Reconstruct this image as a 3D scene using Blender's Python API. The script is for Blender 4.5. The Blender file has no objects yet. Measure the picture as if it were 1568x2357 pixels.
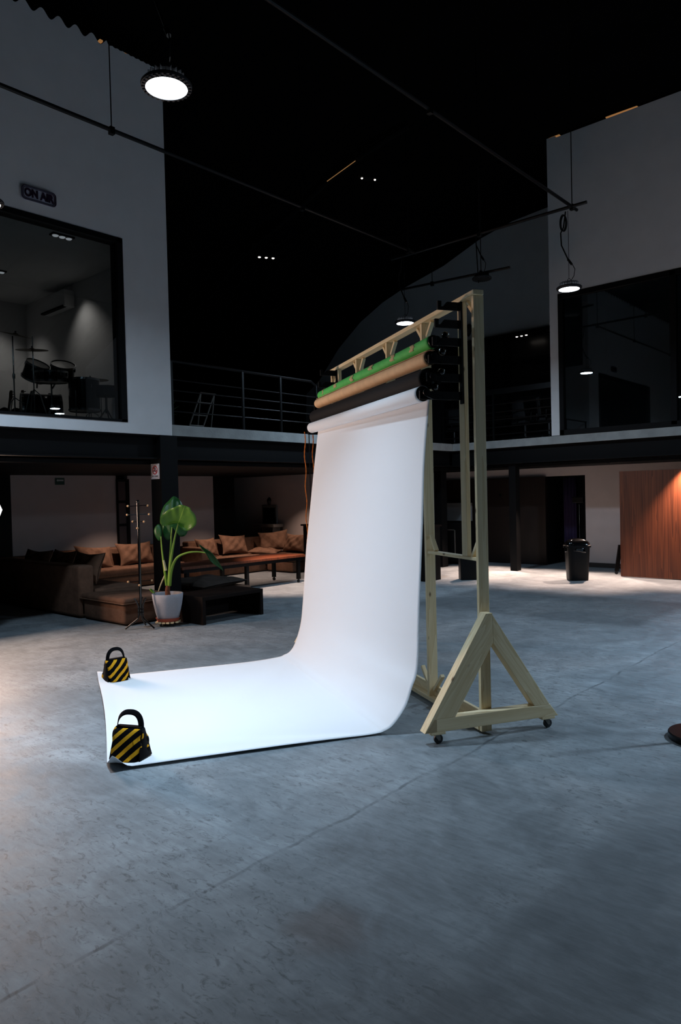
import bpy, bmesh, math, random
from mathutils import Vector, Matrix
random.seed(7)
R = math.radians
S = bpy.context.scene
C = S.collection

# ---------------------------------------------------------------- camera, world, exposure
# World axes follow the building: x = across the hall, y = along the hall, z = up. The camera stands at x=0, y=0.
YAW, PITCH, ROLL, EYE = R(41.9), R(1.265), R(1.375), 1.9
def turn(x, y):                      # metres right of / ahead of the photographer -> hall axes
    return (x*math.cos(YAW) - y*math.sin(YAW), x*math.sin(YAW) + y*math.cos(YAW))
cam_d = bpy.data.cameras.new('camera')
cam_d.sensor_fit = 'VERTICAL'; cam_d.sensor_height = 36.0; cam_d.lens = 36.0*1650/2357
cam_d.clip_start = 0.05; cam_d.clip_end = 200
cam = bpy.data.objects.new('camera', cam_d); C.objects.link(cam)
cam.matrix_world = (Matrix.Translation((0, 0, EYE)) @ Matrix.Rotation(YAW, 4, 'Z')
                    @ Matrix.Rotation(R(90) - PITCH, 4, 'X') @ Matrix.Rotation(-ROLL, 4, 'Z'))
S.camera = cam
w = bpy.data.worlds.new('night'); S.world = w; w.use_nodes = True
w.node_tree.nodes['Background'].inputs[0].default_value = (0.55, 0.72, 1, 1)
w.node_tree.nodes['Background'].inputs[1].default_value = 0.0003
vs = S.view_settings
vs.view_transform = 'Standard'; vs.look = 'None'; vs.gamma = 1; vs.exposure = 0.0
vs.use_curve_mapping = False
S.cycles.use_denoising = True
S.cycles.max_bounces = 8; S.cycles.diffuse_bounces = 4; S.cycles.transparent_max_bounces = 16
S.cycles.sample_clamp_indirect = 6.0
COOL, WARM, ROSE = (0.57, 0.78, 1.0), (1.0, 0.71, 0.57), (1.0, 0.69, 0.53)
LAMP_W, SOFT_W, DOWN_W = 122.0, 150.0, 140.0

# ---------------------------------------------------------------- materials
def new_mat(name):
    m = bpy.data.materials.new(name); m.use_nodes = True
    n = m.node_tree; return m, n, n.nodes['Principled BSDF'], n.nodes.new, n.links.new
def rgb(c):
    return tuple((v/255/12.92 if v/255 <= .04045 else ((v/255+.055)/1.055)**2.4) for v in c) + (1,)
def plain(name, col, rough=.5, metal=0.0, spec=.5, noise=0.0, nscale=8.0, bump=0.0, bscale=60.0, emit=None, es=1.0, coat=0.0):
    m, t, p, N, L = new_mat(name)
    p.inputs['Roughness'].default_value = rough; p.inputs['Metallic'].default_value = metal
    p.inputs['Specular IOR Level'].default_value = spec
    if coat: p.inputs['Coat Weight'].default_value = coat
    c = rgb(col); p.inputs['Base Color'].default_value = c
    if noise or bump:
        tc = N('ShaderNodeTexCoord')
    if noise:
        nz = N('ShaderNodeTexNoise'); nz.inputs['Scale'].default_value = nscale; nz.inputs['Detail'].default_value = 6
        L(tc.outputs['Object'], nz.inputs['Vector'])
        r = N('ShaderNodeValToRGB'); r.color_ramp.elements[0].position = .3; r.color_ramp.elements[1].position = .7
        r.color_ramp.elements[0].color = tuple(v*(1-noise) for v in c[:3]) + (1,)
        r.color_ramp.elements[1].color = tuple(min(1, v*(1+noise)) for v in c[:3]) + (1,)
        L(nz.outputs['Fac'], r.inputs[0]); L(r.outputs[0], p.inputs['Base Color'])
    if bump:
        b = N('ShaderNodeTexNoise'); b.inputs['Scale'].default_value = bscale; b.inputs['Detail'].default_value = 4
        L(tc.outputs['Object'], b.inputs['Vector'])
        bm = N('ShaderNodeBump'); bm.inputs['Strength'].default_value = bump; bm.inputs['Distance'].default_value = .02
        L(b.outputs['Fac'], bm.inputs['Height']); L(bm.outputs[0], p.inputs['Normal'])
    if emit:
        p.inputs['Emission Color'].default_value = tuple(emit) + (1,); p.inputs['Emission Strength'].default_value = es
    return m
def wood(name, a, b, ring=9.0, stretch=.06, rough=.6, knots=True, axis=0, spec=.4):
    m, t, p, N, L = new_mat(name)
    tc = N('ShaderNodeTexCoord'); oi = N('ShaderNodeObjectInfo')
    ad = N('ShaderNodeVectorMath'); ad.operation = 'ADD'
    mu = N('ShaderNodeMath'); mu.operation = 'MULTIPLY'; mu.inputs[1].default_value = 37.0
    L(oi.outputs['Random'], mu.inputs[0]); L(tc.outputs['Object'], ad.inputs[0]); L(mu.outputs[0], ad.inputs[1])
    mp = N('ShaderNodeMapping'); sc = [1, 1, 1]; sc[axis] = stretch; mp.inputs['Scale'].default_value = sc
    L(ad.outputs[0], mp.inputs[0])
    n1 = N('ShaderNodeTexNoise'); n1.inputs['Scale'].default_value = ring; n1.inputs['Detail'].default_value = 3; n1.inputs['Distortion'].default_value = .6
    L(mp.outputs[0], n1.inputs['Vector'])
    s = N('ShaderNodeMath'); s.operation = 'MULTIPLY'; s.inputs[1].default_value = 9.0; L(n1.outputs['Fac'], s.inputs[0])
    fr = N('ShaderNodeMath'); fr.operation = 'FRACT'; L(s.outputs[0], fr.inputs[0])
    n2 = N('ShaderNodeTexNoise'); n2.inputs['Scale'].default_value = ring*14; n2.inputs['Detail'].default_value = 2; L(mp.outputs[0], n2.inputs['Vector'])
    mx = N('ShaderNodeMath'); mx.operation = 'MULTIPLY_ADD'; mx.inputs[1].default_value = .55; L(fr.outputs[0], mx.inputs[0])
    h = N('ShaderNodeMath'); h.operation = 'MULTIPLY'; h.inputs[1].default_value = .45; L(n2.outputs['Fac'], h.inputs[0]); L(h.outputs[0], mx.inputs[2])
    r = N('ShaderNodeValToRGB'); r.color_ramp.elements[0].color = rgb(a); r.color_ramp.elements[1].color = rgb(b)
    r.color_ramp.elements[0].position = .15; r.color_ramp.elements[1].position = .85
    L(mx.outputs[0], r.inputs[0]); out = r.outputs[0]
    if knots:
        mp2 = N('ShaderNodeMapping'); sc2 = [9, 9, 9]; sc2[axis] = 4.2; mp2.inputs['Scale'].default_value = sc2; L(ad.outputs[0], mp2.inputs[0])
        v = N('ShaderNodeTexVoronoi'); v.inputs['Scale'].default_value = 1.0; L(mp2.outputs[0], v.inputs['Vector'])
        kr = N('ShaderNodeValToRGB'); kr.color_ramp.elements[0].position = .03; kr.color_ramp.elements[1].position = .13
        kr.color_ramp.elements[0].color = (1, 1, 1, 1); kr.color_ramp.elements[1].color = (0, 0, 0, 1)
        L(v.outputs['Distance'], kr.inputs[0])
        mix = N('ShaderNodeMix'); mix.data_type = 'RGBA'; L(kr.outputs[0], mix.inputs['Factor'])
        L(out, mix.inputs['A']); mix.inputs['B'].default_value = rgb((96, 58, 30)); out = mix.outputs['Result']
    L(out, p.inputs['Base Color']); p.inputs['Roughness'].default_value = rough; p.inputs['Specular IOR Level'].default_value = spec
    return m
def concrete():
    m, t, p, N, L = new_mat('polished concrete')
    tc = N('ShaderNodeTexCoord'); X = N('ShaderNodeSeparateXYZ'); L(tc.outputs['Object'], X.inputs[0])
    def noise(scale, detail, dist=0, rough=.6, map_scale=None, rot=0):
        n = N('ShaderNodeTexNoise'); n.inputs['Scale'].default_value = scale; n.inputs['Detail'].default_value = detail
        n.inputs['Distortion'].default_value = dist; n.inputs['Roughness'].default_value = rough
        if map_scale:
            mp = N('ShaderNodeMapping'); mp.inputs['Scale'].default_value = map_scale; mp.inputs['Rotation'].default_value = (0, 0, rot)
            L(tc.outputs['Object'], mp.inputs[0]); L(mp.outputs[0], n.inputs['Vector'])
        else: L(tc.outputs['Object'], n.inputs['Vector'])
        return n.outputs['Fac']
    def math_(op, a, b=None, c=None):
        n = N('ShaderNodeMath'); n.operation = op
        for i, v in enumerate((a, b, c)):
            if v is None: continue
            if isinstance(v, (int, float)): n.inputs[i].default_value = v
            else: L(v, n.inputs[i])
        return n.outputs[0]
    def ramp(v, p0, p1, v0=0.0, v1=1.0):
        n = N('ShaderNodeMapRange'); n.inputs['From Min'].default_value = p0; n.inputs['From Max'].default_value = p1
        n.inputs['To Min'].default_value = v0; n.inputs['To Max'].default_value = v1; n.interpolation_type = 'SMOOTHSTEP'
        L(v, n.inputs['Value']); return n.outputs['Result']
    big = noise(.55, 4, .8); mid = noise(2.6, 7, 1.4); fine = noise(26, 5, .5)
    flake = noise(11, 6, 1.2, .7, (1, 2.1, 1), R(-40)); streak = noise(5, 5, .6, .6, (1, 5, 1), R(25))
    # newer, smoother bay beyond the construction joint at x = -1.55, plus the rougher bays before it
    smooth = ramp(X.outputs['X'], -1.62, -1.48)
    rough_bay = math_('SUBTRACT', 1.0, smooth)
    marks = math_('MULTIPLY', ramp(flake, .52, .66), math_('MULTIPLY_ADD', ramp(big, .35, .62), .8, .2))
    marks = math_('MULTIPLY', marks, math_('MULTIPLY_ADD', rough_bay, .85, .15))
    val = math_('MULTIPLY_ADD', ramp(mid, .28, .72), .34, .86)
    val = math_('MULTIPLY', val, math_('MULTIPLY_ADD', ramp(big, .3, .7), .34, .86))
    val = math_('MULTIPLY', val, math_('MULTIPLY_ADD', fine, .16, .92))
    val = math_('MULTIPLY', val, math_('MULTIPLY_ADD', ramp(streak, .3, .7), .22, .91))
    val = math_('MULTIPLY', val, math_('MULTIPLY_ADD', marks, -.46, 1.0))
    val = math_('MULTIPLY', val, math_('MULTIPLY_ADD', smooth, -.16, math_('MULTIPLY_ADD', ramp(X.outputs['X'], -2.9, -2.78), -.12, 1.0)))  # smooth bay darker; near-camera bays also darkened, painting in the foreground's light falloff
    # filled saw joints: thin dark lines with a pale feathered band beside them
    wob = math_('MULTIPLY_ADD', noise(1.3, 5), .16, -.08)
    def joint(coord, at, dark=.3, wd=.016):
        nonlocal val
        d = math_('ABSOLUTE', math_('ADD', math_('SUBTRACT', coord, at), wob))
        line = ramp(d, wd, wd*.3)
        val = math_('MULTIPLY', val, math_('MULTIPLY_ADD', math_('MULTIPLY', line, ramp(mid, .36, .64)), -dark, 1.0))
        halo = ramp(d, .16, .02)
        val = math_('MULTIPLY', val, math_('MULTIPLY_ADD', halo, .16, 1.0))
    joint(X.outputs['X'], -2.82, .5, .018); joint(X.outputs['X'], -5.65, .12); joint(X.outputs['Y'], 6.9, .2); joint(X.outputs['Y'], 13.4, .2); joint(X.outputs['Y'], 2.6, .12)
    # worn darker bay far right
    bay = math_('MULTIPLY', math_('MULTIPLY', ramp(X.outputs['X'], -7.6, -7.3), ramp(X.outputs['Y'], 9.6, 10.2)), math_('MULTIPLY', ramp(X.outputs['X'], -3.4, -3.7), ramp(X.outputs['Y'], 12.7, 12.4)))
    val = math_('MULTIPLY', val, math_('MULTIPLY_ADD', bay, -.38, 1.0))
    cr = N('ShaderNodeMix'); cr.data_type = 'RGBA'; L(ramp(big, .4, .75), cr.inputs['Factor'])
    cr.inputs['A'].default_value = (.205, .228, .242, 1); cr.inputs['B'].default_value = (.232, .244, .25, 1)
    # rusty stain near the front
    dx = math_('SUBTRACT', X.outputs['X'], -2.15); dy = math_('SUBTRACT', X.outputs['Y'], 2.25)
    dist = math_('ADD', math_('SQRT', math_('ADD', math_('MULTIPLY', dx, dx), math_('MULTIPLY', dy, dy))), math_('MULTIPLY_ADD', mid, .3, -.15))
    st = N('ShaderNodeMix'); st.data_type = 'RGBA'; L(ramp(dist, .26, .06, 0, .45), st.inputs['Factor']); L(cr.outputs['Result'], st.inputs['A']); st.inputs['B'].default_value = (.17, .125, .105, 1)
    ex = math_('SUBTRACT', X.outputs['X'], -6.15); ey = math_('SUBTRACT', X.outputs['Y'], 4.75)
    ed = math_('ADD', math_('SQRT', math_('ADD', math_('MULTIPLY', ex, ex), math_('MULTIPLY', math_('MULTIPLY', ey, ey), 2.0))), math_('MULTIPLY_ADD', noise(6, 4, 1.0), .5, -.25))
    val = math_('MULTIPLY', val, math_('MULTIPLY_ADD', ramp(ed, .12, .07), -.5, 1.0))
    vm = N('ShaderNodeVectorMath'); vm.operation = 'SCALE'; L(st.outputs['Result'], vm.inputs[0]); L(val, vm.inputs['Scale'])
    L(vm.outputs[0], p.inputs['Base Color'])
    L(math_('MULTIPLY_ADD', mid, .25, .42), p.inputs['Roughness']); p.inputs['Specular IOR Level'].default_value = .28
    b = N('ShaderNodeBump'); b.inputs['Strength'].default_value = .25; b.inputs['Distance'].default_value = .006
    L(math_('ADD', flake, math_('MULTIPLY', fine, .4)), b.inputs['Height']); L(b.outputs[0], p.inputs['Normal'])
    return m
def glass_mat():
    m = bpy.data.materials.new('window glass'); m.use_nodes = True; t = m.node_tree; t.nodes.clear(); N = t.nodes.new; L = t.links.new
    o = N('ShaderNodeOutputMaterial'); mx = N('ShaderNodeMixShader'); tr = N('ShaderNodeBsdfTransparent'); g = N('ShaderNodeBsdfGlossy'); f = N('ShaderNodeFresnel')
    tr.inputs[0].default_value = (.6, .63, .63, 1); g.inputs['Roughness'].default_value = 0.0; ge = N('ShaderNodeNewGeometry'); io = N('ShaderNodeMath'); io.operation = 'MULTIPLY_ADD'; io.inputs[1].default_value = 1/1.85-1.85; io.inputs[2].default_value = 1.85; L(ge.outputs['Backfacing'], io.inputs[0]); L(io.outputs[0], f.inputs[0])
    L(f.outputs[0], mx.inputs[0]); L(tr.outputs[0], mx.inputs[1]); L(g.outputs[0], mx.inputs[2]); L(mx.outputs[0], o.inputs[0]); return m
def stripes_mat():
    m, t, p, N, L = new_mat('hazard striped canvas')
    tc = N('ShaderNodeTexCoord'); X = N('ShaderNodeSeparateXYZ'); L(tc.outputs['Object'], X.inputs[0])
    s = N('ShaderNodeMath'); s.operation = 'MULTIPLY_ADD'; s.inputs[1].default_value = 1.15; L(X.outputs['Z'], s.inputs[0])
    ng = N('ShaderNodeMath'); ng.operation = 'MULTIPLY'; ng.inputs[1].default_value = -1.0; L(X.outputs['X'], ng.inputs[0]); L(ng.outputs[0], s.inputs[2])
    k = N('ShaderNodeMath'); k.operation = 'MULTIPLY'; k.inputs[1].default_value = 10.6; L(s.outputs[0], k.inputs[0])
    f = N('ShaderNodeMath'); f.operation = 'FRACT'; L(k.outputs[0], f.inputs[0])
    g = N('ShaderNodeMath'); g.operation = 'GREATER_THAN'; g.inputs[1].default_value = .58; L(f.outputs[0], g.inputs[0])
    mx = N('ShaderNodeMix'); mx.data_type = 'RGBA'; L(g.outputs[0], mx.inputs['Factor'])
    mx.inputs['A'].default_value = rgb((7, 7, 10)); mx.inputs['B'].default_value = rgb((222, 160, 32)); L(mx.outputs['Result'], p.inputs['Base Color'])
    p.inputs['Roughness'].default_value = .9; p.inputs['Specular IOR Level'].default_value = .08; return m
def leaf_mat(name, base, vein):
    m, t, p, N, L = new_mat(name)
    tc = N('ShaderNodeTexCoord'); X = N('ShaderNodeSeparateXYZ'); L(tc.outputs['UV'], X.inputs[0])
    a = N('ShaderNodeMath'); a.operation = 'ABSOLUTE'; L(X.outputs['X'], a.inputs[0])
    s = N('ShaderNodeMath'); s.operation = 'MULTIPLY_ADD'; s.inputs[1].default_value = -.75; L(a.outputs[0], s.inputs[0]); L(X.outputs['Y'], s.inputs[2])
    k = N('ShaderNodeMath'); k.operation = 'MULTIPLY'; k.inputs[1].default_value = 11; L(s.outputs[0], k.inputs[0])
    f = N('ShaderNodeMath'); f.operation = 'FRACT'; L(k.outputs[0], f.inputs[0])
    g = N('ShaderNodeMath'); g.operation = 'GREATER_THAN'; g.inputs[1].default_value = .88; L(f.outputs[0], g.inputs[0])
    l = N('ShaderNodeMath'); l.operation = 'LESS_THAN'; l.inputs[1].default_value = .022; L(a.outputs[0], l.inputs[0])
    o = N('ShaderNodeMath'); o.operation = 'MAXIMUM'; L(g.outputs[0], o.inputs[0]); L(l.outputs[0], o.inputs[1])
    h = N('ShaderNodeMath'); h.operation = 'MULTIPLY'; h.inputs[1].default_value = .6; L(o.outputs[0], h.inputs[0])
    mx = N('ShaderNodeMix'); mx.data_type = 'RGBA'; L(h.outputs[0], mx.inputs['Factor'])
    mx.inputs['A'].default_value = rgb(base); mx.inputs['B'].default_value = rgb(vein); L(mx.outputs['Result'], p.inputs['Base Color'])
    p.inputs['Roughness'].default_value = .42; return m
M = dict(
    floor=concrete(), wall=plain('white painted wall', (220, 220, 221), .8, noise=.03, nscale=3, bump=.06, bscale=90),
    lowwall=plain('dimmed white painted wall', (178, 168, 165), .85, noise=.03, nscale=3, bump=.06, bscale=90), dimwall=plain('grey painted wall', (96, 100, 104), .85, noise=.04, nscale=2),  # lower walls: white paint darkened in colour to imitate dimmer light below the mezzanine
    black=plain('black painted steel', (12, 12, 13), .6, spec=.12, bump=.03), roof=plain('black corrugated sheet', (7, 7, 8), .9, spec=.02),
    slab=plain('raw concrete edge', (150, 152, 150), .8, noise=.14, nscale=4, bump=.3, bscale=30),
    blackmetal=plain('satin black metal', (14, 14, 15), .35, .3, spec=.3), blackplastic=plain('black plastic', (11, 11, 12), .4, spec=.2),
    gloss=plain('gloss black', (9, 9, 10), .12, coat=.6), pine=wood('pine lumber', (228, 199, 150), (247, 225, 184)),
    paper=plain('white seamless paper', (240, 240, 241), .85, spec=.2), paperblack=plain('black seamless paper', (14, 12, 14), .8, spec=.2),
    papergreen=plain('green seamless paper', (74, 192, 84), .75, noise=.08, nscale=12), kraft=plain('kraft paper', (230, 186, 140), .8, noise=.08, nscale=9),
    tape=plain('masking tape', (190, 168, 120), .8, noise=.15, nscale=60), core=plain('cardboard core', (120, 88, 55), .9),
    chain=plain('orange plastic chain', (245, 120, 20), .5), glass=glass_mat(), stripes=stripes_mat(), canvas=plain('black webbing', (8, 8, 10), .9, spec=.1, bump=.2, bscale=200),
    lens=plain('lit lamp lens', (240, 240, 240), .5, emit=(.86, .94, 1), es=14), lensoff=plain('unlit lamp lens', (30, 32, 34), .35),
    soft=plain('lit softbox front', (240, 240, 240), .6, emit=(1, .93, .92), es=1.6),
    housing=plain('lamp housing', (52, 54, 58), .5, .4), suede=plain('brown suede', (108, 80, 64), .9, spec=.15, noise=.22, nscale=7, bump=.35, bscale=14),
    suede2=plain('brown suede cushion', (108, 80, 63), .85, spec=.2, noise=.2, nscale=9, bump=.4, bscale=12), greycush=plain('dark grey cushion fabric', (52, 44, 39), .8, spec=.15, noise=.25, nscale=9, bump=.4, bscale=12),
    darkwood=wood('dark stained wood', (20, 13, 10), (31, 21, 16), 6, .08, .55, False, spec=.12), walnut=wood('walnut veneer', (70, 33, 18), (112, 58, 33), 5, .03, .45, False, axis=2),
    darkwalnut=wood('dark walnut boards', (18, 10, 7), (31, 18, 12), 6, .03, .5, False, axis=2),
    pot=plain('grey speckled planter', (176, 176, 184), .7, noise=.06, nscale=60), terracotta=plain('terracotta', (176, 84, 62), .7), soil=plain('soil', (44, 32, 24), .95, noise=.4, nscale=40),
    stem=plain('green leaf stalk', (122, 158, 52), .5, noise=.2, nscale=5), bark=plain('brown stem base', (110, 62, 38), .9, noise=.4, nscale=30),
    leaf=leaf_mat('bright leaf', (70, 118, 30), (140, 175, 70)), leafdark=leaf_mat('dark leaf', (26, 78, 30), (52, 108, 50)), sheath=plain('dry leaf sheath', (200, 190, 150), .8),
    ballwood=plain('turned wooden knob', (205, 160, 115), .5), chrome=plain('chrome', (190, 192, 195), .15, 1.0), brass=plain('dull bronze cymbal', (92, 78, 48), .4, .9),
    drum=plain('black drum shell', (10, 10, 11), .15, coat=.5), head=plain('smoky drum head', (30, 31, 34), .35), signwhite=plain('sign white', (226, 220, 224), .5), signink=plain('sign black ink', (16, 14, 16), .6),
    signred=plain('sign red', (190, 22, 24), .5), exitgreen=plain('exit sign green', (18, 62, 48), .5), exitwhite=plain('exit sign arrow', (180, 190, 184), .5),
    neon=plain('unlit neon tube', (44, 26, 50), .3), neonback=plain('clear sign back', (190, 190, 205), .4), steel=plain('brushed steel', (120, 116, 110), .35, .4),
    rubber=plain('caster rubber', (34, 35, 38), .5), guitar=plain('maple neck', (86, 62, 40), .4), spot=plain('lit spot lamp', (250, 240, 230), .4, emit=(1, .9, .8), es=6),
    glow=plain('dim reflector', (200, 200, 205), .3, emit=(.9, .92, 1), es=.55), amber=plain('light through roof gap', (250, 180, 110), .5, emit=(1, .5, .18), es=.22), skirting=plain('dark skirting', (20, 18, 18), .6),
    foliage=plain('dim foliage', (40, 60, 24), .6), board=plain('pale display board', (150, 146, 144), .7), mesh=plain('chair mesh fabric', (18, 18, 20), .8), purple=plain('dim purple curtain', (62, 48, 84), .8),
)

# ---------------------------------------------------------------- mesh helpers
I4 = Matrix.Identity(4)
class MB:
    def __init__(self): self.b = bmesh.new()
    def _x(self, vs, T):
        if T is not None: bmesh.ops.transform(self.b, matrix=T, verts=vs)
        return self
    def box(self, c, s, T=None, bev=0.0, seg=2):
        r = bmesh.ops.create_cube(self.b, size=1.0); vs_ = r['verts']
        for v in vs_: v.co = Vector((v.co.x*s[0]+c[0], v.co.y*s[1]+c[1], v.co.z*s[2]+c[2]))
        if bev:
            es = list({e for v in vs_ for e in v.link_edges})
            g = bmesh.ops.bevel(self.b, geom=es, offset=bev, segments=seg, affect='EDGES', profile=.6)
            vs_ = list({v for f in g['faces'] for v in f.verts} | {v for v in vs_ if v.is_valid})
        return self._x(vs_, T)
    def span(self, x0, x1, y0, y1, z0, z1, bev=0.0, T=None):
        return self.box(((x0+x1)/2, (y0+y1)/2, (z0+z1)/2), (abs(x1-x0), abs(y1-y0), abs(z1-z0)), T, bev)
    def lathe(self, prof, c=(0, 0, 0), n=32, T=None, cap=True):
        rings = []; allv = []
        for (r, z) in prof:
            if r < 1e-5: ring = [self.b.verts.new((c[0], c[1], c[2]+z))]
            else: ring = [self.b.verts.new((c[0]+r*math.cos(2*math.pi*i/n), c[1]+r*math.sin(2*math.pi*i/n), c[2]+z)) for i in range(n)]
            rings.append(ring); allv += ring
        for a, b in zip(rings, rings[1:]):
            for i in range(n):
                j = (i+1) % n
                try:
                    if len(a) == 1 and len(b) == 1: continue
                    if len(a) == 1: self.b.faces.new((a[0], b[j], b[i]))
                    elif len(b) == 1: self.b.faces.new((a[i], a[j], b[0]))
                    else: self.b.faces.new((a[i], a[j], b[j], b[i]))
                except ValueError: pass
        if cap:
            for ring in (rings[0], rings[-1]):
                if len(ring) > 2: self.b.faces.new(ring)
        return self._x(allv, T)
    def tube(self, pts, r, n=10, T=None, cap=True):
        pts = [Vector(p) for p in pts]; rs = r if isinstance(r, (list, tuple)) else [r]*len(pts)
        rings = []; allv = []; up = None
        for i, p in enumerate(pts):
            d = (pts[min(i+1, len(pts)-1)] - pts[max(i-1, 0)]).normalized()
            if up is None: up = Vector((0, 0, 1)) if abs(d.z) < .9 else Vector((1, 0, 0))
            s = d.cross(up); s = s.normalized() if s.length > 1e-6 else Vector((1, 0, 0)); up = s.cross(d).normalized()
            ring = [self.b.verts.new(p + (s*math.cos(2*math.pi*k/n) + up*math.sin(2*math.pi*k/n))*rs[i]) for k in range(n)]
            rings.append(ring); allv += ring
        for a, b in zip(rings, rings[1:]):
            for k in range(n): self.b.faces.new((a[k], a[(k+1) % n], b[(k+1) % n], b[k]))
        if cap: self.b.faces.new(rings[0]); self.b.faces.new(rings[-1])
        return self._x(allv, T)
    def ball(self, c, r, T=None, sc=(1, 1, 1), n=16):
        g = bmesh.ops.create_uvsphere(self.b, u_segments=n, v_segments=max(6, n//2), radius=r)
        for v in g['verts']: v.co = Vector((v.co.x*sc[0]+c[0], v.co.y*sc[1]+c[1], v.co.z*sc[2]+c[2]))
        return self._x(g['verts'], T)
    def prism(self, poly, d, T=None):                                   # polygon of 3-D points swept by vector d
        a = [self.b.verts.new(p) for p in poly]; q = [self.b.verts.new(Vector(p)+Vector(d)) for p in poly]; n = len(a)
        self.b.faces.new(a); self.b.faces.new(q[::-1])
        for i in range(n): self.b.faces.new((a[i], q[i], q[(i+1) % n], a[(i+1) % n]))
        return self._x(a+q, T)
    def grid(self, f, nu, nv, T=None):                                  # f(u,v) -> point, with uv layer
        uvl = self.b.loops.layers.uv.verify(); V = [[self.b.verts.new(f(i/nu, j/nv)) for j in range(nv+1)] for i in range(nu+1)]
        for i in range(nu):
            for j in range(nv):
                fc = self.b.faces.new((V[i][j], V[i+1][j], V[i+1][j+1], V[i][j+1]))
                for lp, (a, b) in zip(fc.loops, ((i, j), (i+1, j), (i+1, j+1), (i, j+1))): lp[uvl].uv = (a/nu, b/nv)
        return self._x([v for r in V for v in r], T)
    def build(self, name, mat, parent=None, smooth=False, solid=0.0, sub=0, bev=0.0, loc=None, rot=None, weld=False):
        if weld: bmesh.ops.remove_doubles(self.b, verts=self.b.verts, dist=1e-4)
        bmesh.ops.recalc_face_normals(self.b, faces=self.b.faces)
        me = bpy.data.meshes.new(name); self.b.to_mesh(me); self.b.free()
        o = bpy.data.objects.new(name, me); C.objects.link(o)
        me.materials.append(M[mat] if isinstance(mat, str) else mat)
        if smooth:
            me.polygons.foreach_set('use_smooth', [True]*len(me.polygons))
            try: me.set_sharp_from_angle(angle=R(38))
            except Exception: pass
        if bev:
            b = o.modifiers.new('edge', 'BEVEL'); b.width = bev; b.segments = 2; b.limit_method = 'ANGLE'
        if solid:
            s = o.modifiers.new('thickness', 'SOLIDIFY'); s.thickness = solid; s.offset = 0
        if sub:
            s = o.modifiers.new('round', 'SUBSURF'); s.levels = s.render_levels = sub
        if parent: o.parent = parent
        if loc is not None: o.location = loc
        if rot is not None: o.rotation_euler = rot
        return o
def tag(o, label, cat, group=None, kind=None):
    o['label'] = label; o['category'] = cat
    if group: o['group'] = group
    if kind: o['kind'] = kind
    return o
def thing(name, label, cat, loc, rotz=0.0, group=None):
    o = bpy.data.objects.new(name, None); C.objects.link(o); o.empty_display_size = .1
    o.location = loc; o.rotation_euler = (0, 0, rotz); return tag(o, label, cat, group)
def struct(o): o['kind'] = 'structure'; return o
def dup(root, loc, rotz, label):
    r = root.copy(); C.objects.link(r); r.location = loc; r.rotation_euler = (0, 0, rotz); r['label'] = label
    for ch in root.children:
        c = ch.copy(); C.objects.link(c); c.parent = r
        for g in ch.children:
            d = g.copy(); C.objects.link(d); d.parent = c
    return r
def lumber(name, p0, p1, w, h, parent, up=(0, 0, 1), mat='pine', shear=(0, 0, 0, 0)):
    """one plank: local x runs along it, w across (sideways), h along 'up'; shear = end cuts (bottom/top offset at each end)"""
    p0, p1 = Vector(p0), Vector(p1); x = (p1-p0).normalized(); z = Vector(up); y = z.cross(x).normalized(); z = x.cross(y).normalized(); L = (p1-p0).length
    T = Matrix((x, y, z)).transposed().to_4x4(); T.translation = (p0+p1)/2
    m = MB(); m.box((0, 0, 0), (L, w, h))
    for v in m.b.verts:
        e = (shear[0] if v.co.z < 0 else shear[1]) if v.co.x < 0 else (shear[2] if v.co.z < 0 else shear[3]); v.co.x += e
    o = m.build(name, mat, None, bev=.003); o.parent = parent; o.matrix_local = T
    return o
def text_mesh(name, body, size, mat, parent, T, extrude=.002, align='CENTER', bold=0.0, sx=1.0):
    cu = bpy.data.curves.new(name, 'FONT'); cu.body = body; cu.size = size; cu.extrude = extrude; cu.align_x = align; cu.align_y = 'CENTER'; cu.offset = bold
    tmp = bpy.data.objects.new('letters_curve', cu); C.objects.link(tmp)
    dg = bpy.context.evaluated_depsgraph_get(); me = bpy.data.meshes.new_from_object(tmp.evaluated_get(dg)); bpy.data.objects.remove(tmp)
    me.materials.clear(); me.materials.append(M[mat]); o = bpy.data.objects.new(name, me); C.objects.link(o); o.parent = parent
    o.matrix_local = T @ Matrix.Diagonal((sx, 1, 1, 1)); return o
def lamp(name, kind, loc, power, col, direction=(0, 0, -1), size=.3, spot=None, blend=.6, parent=None):
    d = bpy.data.lights.new(name, kind); d.energy = power; d.color = col
    if kind == 'AREA': d.shape = 'DISK'; d.size = size; d.spread = R(spot or 180)
    else: d.shadow_soft_size = size
    if spot and kind == 'SPOT': d.spot_size = R(spot); d.spot_blend = blend
    o = bpy.data.objects.new(name, d); C.objects.link(o); o.location = loc
    o.rotation_euler = Vector(direction).to_track_quat('-Z', 'Y').to_euler()
    if parent: o.parent = parent
    return o

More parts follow.
